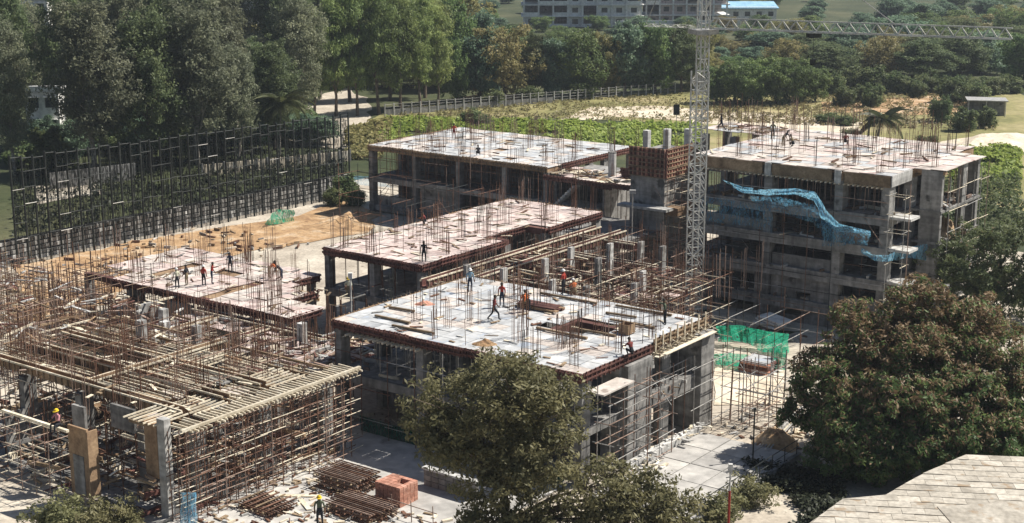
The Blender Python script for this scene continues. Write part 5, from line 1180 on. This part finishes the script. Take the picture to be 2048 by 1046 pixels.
for j in range(-3, 14):
    y0, y1 = j * RL, j * RL + RL * 1.06; x0_, x1_ = xleft(y0), xleft(min(y1, LP[4].y - .01))
    if x1_ > 40: continue
    for i in range(-6, 16):
        a0_ = (i + (.5 if j % 2 else 0)) * RW; a1_ = a0_ + RW - .015
        p0x, p1x, q0x, q1x = max(a0_, x0_), max(a1_, x0_), max(a0_, x1_), max(a1_, x1_)
        if p1x - p0x < .05 and q1x - q0x < .05: continue
        zb_ = 3.2 + j * .012 + rnd.uniform(-.014, .014); zt_ = zb_ - .018
        vs = [(p0x, y0, zb_), (p1x, y0, zb_), (q1x, y1, zt_), (q0x, y1, zt_)]
        mm = MB(); mm.add(vs + [(x, y, z - .03) for x, y, z in vs], [(0, 1, 2, 3), (7, 6, 5, 4), (0, 4, 5, 1), (1, 5, 6, 2), (2, 6, 7, 3), (3, 7, 4, 0)], 'roof_sheet')
        link('roof_sheet', mm.mesh('roof_sheet'), t.e)
t.box('wall', 1.0, 1.2, -3, 1.0, -.1, 3.0, 'concrete'); t.box('wall', 3.5, 12, 3.2, 3.4, -.1, 3.1, 'concrete')
t.box('rafter', 3.0, 12.2, 3.0, 3.15, 3.0, 3.14, 'timber_dark')
t2 = Thing('roof_hatch', 'smaller pale lean-to roof with dark boards over the shed roof', 'roof', world=at(1915, 1058, 4.2), rz=R(8)); t2.o = Vector((0, 0, 0))
t2.box('top_sheet', 0, 5, 0, 2.6, .0, .08, 'roof_sheet', rot=(R(5), 0, 0)); t2.box('front_board', .05, 4.95, .1, .2, -1.6, -.2, 'timber_dark')
for i in range(12): t2.box('slat', .1 + i * .4, .35 + i * .4, .02, .09, -1.6, -.15, 'timber_dark')

# ================================================================== NEAR TREES
def near_open():
    lob = [(-2.2, .3, 8.6, 2.6, 2.4, 2.4), (.4, -.4, 10.0, 2.5, 2.3, 2.1), (2.1, .2, 8.6, 2.3, 2.2, 2.3), (-1.0, .4, 6.6, 2.8, 2.4, 2.2), (1.2, 0, 6.2, 2.6, 2.4, 2.2), (-2.6, -.3, 6.9, 1.6, 1.8, 1.5), (-3.4, 0, 7.9, 1.4, 1.4, 1.2),
           (.2, -.5, 4.2, 2.9, 2.2, 2.0), (4.6, -.8, 4.6, 1.8, 1.8, 1.7), (6.6, -.6, 4.0, 1.9, 1.8, 1.5), (5.6, -1.6, 2.4, 2.2, 1.8, 1.6), (3.2, -1.2, 2.6, 2.0, 1.8, 1.6), (7.6, -1.4, 2.4, 1.7, 1.5, 1.3), (-.6, -.8, 2.2, 2.0, 1.8, 1.5), (6.2, -1.2, 3.6, 1.9, 1.6, 1.5), (8.3, -1.0, 3.0, 1.7, 1.5, 1.4), (8.6, -1.8, 1.6, 1.7, 1.5, 1.2), (5.4, -2.2, 1.4, 2.0, 1.6, 1.3), (2.4, -2.0, 1.4, 2.0, 1.6, 1.3)]
    c = lobes_to_clumps(lob, 1150, .30)
    me = leafmesh('crown', c, .55 * (.7 + .6 * rng.random(len(c))), 36, .29, .11, 'leaf_near', .4, .8, core=(1, 0, 5.5))
    e = Thing('tree', 'loose small-leaved tree standing before the white-decked block', 'tree', world=(-.5, 78.5, 0)); e.o = Vector((0, 0, 0)); e.e.scale = (1.16, 1.1, 1.02)
    link('crown', me, e.e)
    m = MB()
    base = [Vector((0, 0, -.2)), Vector((.15, 0, 2.0)), Vector((0, .1, 4.0))]
    m.bar(base[0], base[1], .30, 'bark', .24, 8); m.bar(base[1], base[2], .24, 'bark', .18, 8)
    for l in lob:
        s = base[1] if l[2] < 5 else base[2]
        e_ = Vector(l[:3]); mid = s.lerp(e_, .5) + Vector((0, 0, .4)); m.bar(s, mid, .13, 'bark', .09, 6); m.bar(mid, e_, .09, 'bark', .04, 6)
        for _ in range(7):
            d = Vector((rnd.uniform(-1, 1), rnd.uniform(-1, 1), rnd.uniform(-.4, 1))) * l[3] * .9; m.bar(mid.lerp(e_, rnd.uniform(.4, 1)), e_ + d, .035, 'bark', .012, 4)
    link('trunk', m.mesh('trunk'), e.e)
near_open()
def mango(label, p, s, hs, seedlobes, mat='leaf_mango', shoot=.75, per=60, ncl=1500):
    main = seedlobes; lob = []
    for _ in range(90):
        l = rnd.choice(main); d_ = Vector((rnd.gauss(0, 1), rnd.gauss(0, 1), rnd.gauss(.25, .8))).normalized(); q = rnd.uniform(1.0, 1.7)
        lob.append((l[0] + d_.x * (l[3] - q * .55), l[1] + d_.y * (l[4] - q * .55), max(.9, l[2] + d_.z * (l[5] - q * .45)), q, q, q * .85))
    lob += [(l[0], l[1], l[2], l[3] * .8, l[4] * .8, l[5] * .8) for l in main]
    c = lobes_to_clumps(lob, ncl, .72)
    top = np.array([l[2] + l[5] for l in lob]).max()
    up = np.clip((c[:, 2] / top - .30) / .55, 0, 1)
    d = np.zeros(len(c))
    for l in lob: d = np.maximum(d, (c[:, 2] - l[2]) / l[5] * (np.linalg.norm((c[:, :2] - np.array(l[:2])) / l[3], axis=1) < 1.1))
    fr = np.clip(shoot * (.22 + .95 * np.clip(d, 0, 1)) * (.45 + .65 * up) * (rng.random(len(c)) * .9 + .35), 0, .92)
    me = leafmesh('crown', c, .48 * (.75 + .5 * rng.random(len(c))), per, .34, .11, mat, .6, .3, core=(0, 0, top * .4), shell=.4, mat2='leaf_shoot', frac2=fr)
    e = Thing('tree', label, 'tree', world=p); e.o = Vector((0, 0, 0)); e.e.scale = (s, s, hs)
    link('crown', me, e.e)
    m = MB(); m.bar((0, 0, -.2), (.1, 0, 2.2), .42, 'bark', .36, 8)
    for l in main:
        e_ = Vector(l[:3]); mid = Vector((.1, 0, 2.2)).lerp(e_, .5); m.bar((.1, 0, 2.1), mid, .22, 'bark', .14, 6); m.bar(mid, e_, .14, 'bark', .05, 6)
    link('trunk', m.mesh('trunk'), e.e)
mango('huge dense fruit tree with reddish-brown young shoots beside the shed roof', (25.4, 93.6, 0), 1.0, 1.03,
      [(0, 0, 6.2, 4.6, 4.4, 3.9), (-3.9, .3, 5.2, 3.4, 3.4, 3.2), (3.2, 1.0, 6.4, 4.0, 3.8, 4.0), (1.0, 2.6, 7.6, 3.6, 3.4, 3.4), (-2.2, 1.6, 7.2, 3.2, 3.0, 2.8), (6.2, .6, 5.6, 3.0, 3.4, 3.8), (5.2, 3.0, 7.0, 3.0, 3.0, 3.4), (-1.0, -2.8, 4.2, 4.0, 3.4, 3.2), (3.6, -3.2, 4.2, 3.8, 3.2, 3.2),
       (-3.8, -1.8, 3.6, 2.8, 2.8, 2.6), (7.0, -1.6, 4.4, 2.6, 3, 3), (-5.6, .6, 3.8, 2.2, 2.4, 2.6), (.8, -3.9, 2.6, 3.6, 2.6, 2.2), (-2.4, -3.4, 2.2, 2.8, 2.4, 2.0), (4.6, -4.2, 2.8, 3.2, 2.6, 2.4), (-4.4, -3.0, 2.4, 2.4, 2.2, 2.0), (1.6, -4.8, 2.0, 3.0, 2.2, 1.8), (7.2, -3.4, 3.0, 2.6, 2.6, 2.4)], ncl=3600, per=50)
mango('dark dense broadleaf tree rising beside the east side of the tall block', (41.5, 128.5, 0), 1, 1, [(0, 0, 5.4, 4.2, 4.2, 3.8), (2.6, 0, 6.8, 4.0, 3.6, 3.4), (-2.4, 0, 4.4, 2.8, 3, 2.8), (3.8, -1.5, 4.0, 3.6, 3.2, 3.2), (1, -2, 3, 3.4, 3, 2.6)], 'leaf_dark', .04, 44, 900)
KIND['N'] = ([(leafmesh('shrub_crown', rng.normal(size=(110, 3)) * np.array([.75, .6, .38]) + np.array([0, 0, .95]), .4, 34, .22, .10, 'leaf_near', .6), trunk_mesh('shrub_trunk', 1.2, .06, [(.5, .2, 1.2), (-.5, .1, 1.1), (.1, -.4, 1.3)], 'bark'), 2.0, 2.6)], '')
def shrub(u, v, z, h, w, label): plant(at(u, v, z), KIND['N'][0][0], h, label, 'shrub', None, 'shrub', w)
shrub(120, 1075, 0, 2.3, 3.0, 'leafy shrub below the timber rail in the foreground')
shrub(200, 1078, 0, 2.4, 2.8, 'leafy shrub at the foot of the brown column form')
shrub(255, 1070, 0, 1.7, 2.2, 'small leafy shrub beside the pale corner column')
shrub(1440, 1046, 0, 1.8, 2.4, 'dark shrub in the gap below the apron edge')
shrub(1500, 1010, 0, 1.6, 2.4, 'weedy shrub below the rail of the apron')
crop('undergrowth', [Vector((14.2, 79, 0)), Vector((19.5, 79.0, 0)), Vector((21, 90, 0)), Vector((15.2, 93, 0))], 1500, 'weedy undergrowth with leaves coloured dark for tree shade in the strip between apron and shed', .6, 'leaf_shade', .24)

# ================================================================== WORKERS
def person_mesh(pose, seed, cloth):
    """one continuous skinned body; returns the mesh and head position"""
    r_ = random.Random(seed); j = {}
    lean = dict(stand=.04, walk=.10, bend=.95, crouch=.45, sit=.12, reach=.15)[pose]
    hip = dict(stand=.92, walk=.90, bend=.86, crouch=.38, sit=.14, reach=.92)[pose]
    def up(d): return Vector((0, math.sin(lean) * d, math.cos(lean) * d))
    P0 = Vector((0, 0, hip)); j['pel'] = P0; j['wst'] = P0 + up(.18); j['chs'] = P0 + up(.42); j['nck'] = P0 + up(.56)
    hl = lean * .5
    j['hd0'] = j['nck'] + Vector((0, math.sin(hl) * .10, math.cos(hl) * .10)); j['hd1'] = j['hd0'] + Vector((0, math.sin(hl) * .13 + .01, math.cos(hl) * .13))
    j['nose'] = j['hd0'] + Vector((0, .115, .05)); j['earL'] = j['hd0'] + Vector((-.085, 0, .06)); j['earR'] = j['hd0'] + Vector((.085, 0, .06))
    E_ = [('pel', 'wst', 't'), ('wst', 'chs', 's'), ('chs', 'nck', 's'), ('nck', 'hd0', 'k'), ('hd0', 'hd1', 'k'), ('hd0', 'nose', 'k'), ('hd0', 'earL', 'k'), ('hd0', 'earR', 'k')]
    rad = dict(pel=.15, wst=.135, chs=.155, nck=.06, hd0=.088, hd1=.085, nose=.018, earL=.02, earR=.02)
    for s, S in ((-1, 'L'), (1, 'R')):
        sh = P0 + up(.50) + Vector((s * .20, 0, 0))
        sw = s * (.35 if pose == 'walk' else .1)
        if pose == 'bend': el = sh + Vector((s * .05, .12, -.27)); ha = el + Vector((-s * .03, .10, -.24))
        elif pose in ('crouch', 'sit'): el = sh + Vector((s * .06, .16, -.22)); ha = el + Vector((-s * .08, .22, -.04))
        elif pose == 'reach' and s > 0: el = sh + Vector((.08, .26, .02)); ha = el + Vector((.0, .24, .08))
        else: el = sh + Vector((s * .07, -sw * .5, -.28)); ha = el + Vector((s * .0, .10 - sw * .3, -.24))
        j['sh' + S] = sh; j['el' + S] = el; j['wr' + S] = ha
        fd = (ha - el).normalized(); j['pm' + S] = ha + fd * .07
        E_ += [('chs', 'sh' + S, 's'), ('sh' + S, 'el' + S, 's'), ('el' + S, 'wr' + S, 'k'), ('wr' + S, 'pm' + S, 'k')]
        rad.update({'sh' + S: .07, 'el' + S: .05, 'wr' + S: .036, 'pm' + S: .04})
        side = fd.cross(Vector((0, 1, .2))).normalized()
        for q in range(4):
            a = j['pm' + S] + fd * (.075 + .01 * (q in (1, 2)) - .012 * (q == 3)) + side * (q - 1.5) * .022 + Vector((0, .012, 0)); j['f%d%s' % (q, S)] = a; E_.append(('pm' + S, 'f%d%s' % (q, S), 'k')); rad['f%d%s' % (q, S)] = .009
        j['th' + S] = ha + fd * .06 + side * -.06; E_.append(('wr' + S, 'th' + S, 'k')); rad['th' + S] = .010
        hp = P0 + Vector((s * .10, 0, -.05))
        if pose in ('stand', 'reach', 'bend'): kn = Vector((s * .13, .03, .49)); an = Vector((s * .14, -.01, .09))
        elif pose == 'walk': kn = Vector((s * .10, .20 * s + .10, .50)); an = Vector((s * .10, .34 * s - .02 - (.08 if s < 0 else 0), .10 + (.06 if s < 0 else 0)))
        elif pose == 'crouch': kn = Vector((s * .20, .36, .46)); an = Vector((s * .18, .10, .09))
        else: kn = Vector((s * .16, .42, .16)); an = Vector((s * .15, .46, -.28))
        j['hp' + S] = hp; j['kn' + S] = kn; j['an' + S] = an; j['to' + S] = an + Vector((0, .17, -.05))
        E_ += [('pel', 'hp' + S, 't'), ('hp' + S, 'kn' + S, 't'), ('kn' + S, 'an' + S, 't'), ('an' + S, 'to' + S, 'b')]
        rad.update({'hp' + S: .10, 'kn' + S: .065, 'an' + S: .048, 'to' + S: .038})
    keys = list(j); me = bpy.data.meshes.new('body_cage')
    me.from_pydata([tuple(j[k]) for k in keys], [(keys.index(a), keys.index(b)) for a, b, _ in E_], [])
    ob = bpy.data.objects.new('body_cage', me); COL.objects.link(ob)
    ob.modifiers.new('skin', 'SKIN'); sv = me.skin_vertices[0].data
    for i, k in enumerate(keys): sv[i].radius = (rad[k], rad[k] * (.72 if k in ('chs', 'wst', 'pel') else 1)); sv[i].use_root = (k == 'pel')
    ss = ob.modifiers.new('sub', 'SUBSURF'); ss.levels = ss.render_levels = 1
    dg = bpy.context.evaluated_depsgraph_get(); out = bpy.data.meshes.new_from_object(ob.evaluated_get(dg))
    bpy.data.objects.remove(ob); bpy.data.meshes.remove(me)
    out.materials.clear()
    order = {'k': 'skin', 's': cloth[0], 't': cloth[1], 'b': 'cloth_dark'}
    for k in 'kstb': out.materials.append(MATS[order[k]])
    nP = len(out.polygons); cen = np.zeros(nP * 3); out.polygons.foreach_get('center', cen); cen = cen.reshape(-1, 3)
    best = np.full(nP, 9.0); mi = np.zeros(nP, int)
    for a, b, g in E_:
        A_, B_ = np.array(j[a]), np.array(j[b]); d = B_ - A_; tt = np.clip(((cen - A_) @ d) / (d @ d), 0, 1)
        ds = np.linalg.norm(cen - (A_ + tt[:, None] * d), axis=1) / (.6 * (rad[a] + rad[b]) + .02)
        k = ds < best; best[k] = ds[k]; mi[k] = 'kstb'.index(g)
    out.polygons.foreach_set('material_index', mi.astype(np.int32)); out.polygons.foreach_set('use_smooth', np.ones(nP, bool)); out.update()
    return out, j
def helmet_mesh(mat):
    m = MB(); v, f = [], []; n = 10
    for k in range(4):
        an = k * math.pi / 8
        for i in range(n): v.append((.125 * math.cos(an) * math.cos(6.2832 * i / n), .145 * math.cos(an) * math.sin(6.2832 * i / n), .13 * math.sin(an)))
    v.append((0, 0, .135)); f = [(k * n + i, k * n + (i + 1) % n, (k + 1) * n + (i + 1) % n, (k + 1) * n + i) for k in range(3) for i in range(n)] + [(3 * n + i, 3 * n + (i + 1) % n, 4 * n) for i in range(n)]
    k = len(v); v += [(.16 * math.cos(6.2832 * i / n), .20 * math.sin(6.2832 * i / n) + .02, -.015) for i in range(n)]
    f += [(i, (i + 1) % n, k + (i + 1) % n, k + i) for i in range(n)]
    m.add(v, f, mat); return m.mesh('helmet')
HAT = {h: helmet_mesh(h) for h in ('hat_yellow', 'hat_white', 'hat_dark')}
BODY = {}
def worker(p, face, pose, shirt, trousers, hat, label, s=1.0):
    k = (pose, shirt, trousers)
    if k not in BODY: BODY[k] = person_mesh(pose, len(BODY), (shirt, trousers))
    me, j = BODY[k]
    o = link('person', me, None, p, (0, 0, face), (s, s, s)); tag(o, label, 'person', 'workers on the site')
    h = link('helmet' if hat != 'hat_dark' else 'hair', HAT[hat], o, j['hd1'] + Vector((0, .0, -.005)), (-.1, 0, 0), (1, 1, 1) if hat != 'hat_dark' else (.82, .75, .85))
    return o
def wk(u, v, z, *a, **k): return worker(at(u, v, z), *a, **k)
DZ = 7.64
wk(988, 641, DZ, R(-70), 'walk', 'cloth_maroon', 'cloth_dark', 'hat_dark', 'worker in maroon shirt striding across the white deck', s=1.03)
wk(1004, 613, DZ, R(160), 'stand', 'cloth_red', 'cloth_navy', 'hat_dark', 'worker in red shirt standing behind the striding worker')
wk(1058, 622, DZ, R(120), 'bend', 'cloth_orange', 'cloth_dark', 'hat_white', 'worker in orange vest stooping at the board stack on the white deck')
worker(G(-11.9, 10.2, 7.98), R(-30), 'sit', 'cloth_orange', 'cloth_khaki', 'hat_dark', 'worker in orange shirt sitting on the red board stack')
wk(1127, 588, DZ, R(60), 'stand', 'cloth_red', 'cloth_dark', 'hat_white', 'worker in red vest and white helmet at the back edge of the white deck', s=1.05)
wk(1149, 590, DZ, R(20), 'crouch', 'cloth_orange', 'cloth_khaki', 'hat_white', 'worker in orange vest crouching beside the back edge of the white deck')
wk(1330, 650, DZ, R(100), 'reach', 'cloth_green', 'cloth_dark', 'hat_dark', 'worker in dull green shirt reaching out above the balcony bay', s=1.05)
wk(1263, 712, DZ, R(30), 'crouch', 'cloth_maroon', 'cloth_dark', 'hat_dark', 'dark-clothed worker crouching at the edge above the shear wall')
wk(940, 583, DZ, R(200), 'stand', 'cloth_blue', 'cloth_navy', 'hat_white', 'worker in light blue shirt at the back of the white deck')
wk(697, 597, 4.4, R(200), 'stand', 'cloth_pale', 'cloth_khaki', 'hat_yellow', 'worker in pale vest beside the lamp pole')
LZ = 4.85
wk(355, 578, LZ, R(40), 'stand', 'cloth_pale', 'cloth_dark', 'hat_white', 'worker in pale yellow vest standing on the low pink deck')
wk(374, 571, LZ, R(70), 'stand', 'cloth_dark', 'cloth_khaki', 'hat_dark', 'dark-clothed worker standing beside the pale-vested one')
wk(408, 572, LZ, R(-20), 'stand', 'cloth_red', 'cloth_dark', 'hat_white', 'worker in red vest standing in the middle of the low pink deck')
wk(424, 568, LZ, R(-80), 'reach', 'cloth_red', 'cloth_navy', 'hat_dark', 'worker in red shirt reaching out beside the red-vested worker', s=1.05)
wk(461, 545, LZ, R(180), 'stand', 'cloth_navy', 'cloth_dark', 'hat_dark', 'navy-clothed worker alone at the back of the low pink deck')
wk(538, 556, LZ, R(-60), 'bend', 'cloth_orange', 'cloth_khaki', 'hat_dark', 'worker in orange vest stooping near the east end of the low pink deck')
wk(564, 559, LZ, R(80), 'bend', 'cloth_dark', 'cloth_navy', 'hat_dark', 'dark-clothed worker stooping at the east end of the low pink deck')
wk(848, 524, 7.05, R(180), 'stand', 'cloth_dark', 'cloth_dark', 'hat_dark', 'black-clothed worker at the near corner of the long pink deck')
wk(852, 449, 7.05, R(90), 'crouch', 'cloth_maroon', 'cloth_dark', 'hat_dark', 'maroon-clothed worker crouching mid-way on the long pink deck')
wk(908, 278, 8.06, R(190), 'stand', 'cloth_red', 'cloth_maroon', 'hat_dark', 'worker in red standing on the distant pale deck', s=1.05)
wk(957, 311, 8.06, R(10), 'crouch', 'cloth_dark', 'cloth_dark', 'hat_dark', 'dark-clothed worker crouching at the edge of the distant pale deck')
RZ_ = 13.46
wk(1443, 262, RZ_, R(100), 'walk', 'cloth_dark', 'cloth_navy', 'hat_dark', 'dark-clothed worker walking on the deck of the tall block by the crane')
wk(1545, 279, RZ_, R(180), 'stand', 'cloth_green', 'cloth_dark', 'hat_dark', 'worker in dark green standing on the deck of the tall block')
wk(1566, 292, RZ_, R(-60), 'bend', 'cloth_dark', 'cloth_khaki', 'hat_dark', 'dark-clothed worker stooping on the deck of the tall block')
wk(1587, 294, RZ_, R(60), 'crouch', 'cloth_khaki', 'cloth_dark', 'hat_dark', 'worker in khaki crouching on the deck of the tall block')
wk(1690, 290, RZ_, R(-20), 'crouch', 'cloth_maroon', 'cloth_dark', 'hat_dark', 'worker in maroon crouching toward the east of the tall block deck')
worker(G(-23.6, -21.3, 5.36), R(150), 'sit', 'cloth_pink', 'cloth_dark', 'hat_yellow', 'worker in pink checked shirt and yellow helmet sitting on the timber rail', s=1.05)
wk(640, 1052, .13, R(190), 'stand', 'cloth_green', 'cloth_dark', 'hat_yellow', 'worker with yellow helmet and dark green shirt on the concrete floor', s=1.08)

# ================================================================== HAZE
def haze():
    me = bpy.data.meshes.new('haze')
    x, y0, y1, z0, z1 = 700, -20, 1000, -3, 45
    v = [(-x, y0, z0), (x, y0, z0), (x, y1, z0), (-x, y1, z0), (-x, y0, z1), (x, y0, z1), (x, y1, z1), (-x, y1, z1)]
    me.from_pydata(v, [], CUBE_F)
    m = bpy.data.materials.new('haze'); m.use_nodes = True; nt = m.node_tree
    nt.nodes.remove(nt.nodes['Principled BSDF'])
    pv = nt.nodes.new('ShaderNodeVolumePrincipled'); pv.inputs['Color'].default_value = (.80, .88, 1.0, 1); pv.inputs['Density'].default_value = .00017; pv.inputs['Anisotropy'].default_value = .3
    nt.links.new(pv.outputs[0], nt.nodes['Material Output'].inputs['Volume']); me.materials.append(m)
    tag(link('haze', me), 'thin pale haze in the air over the whole site', 'haze', kind='stuff')
haze()
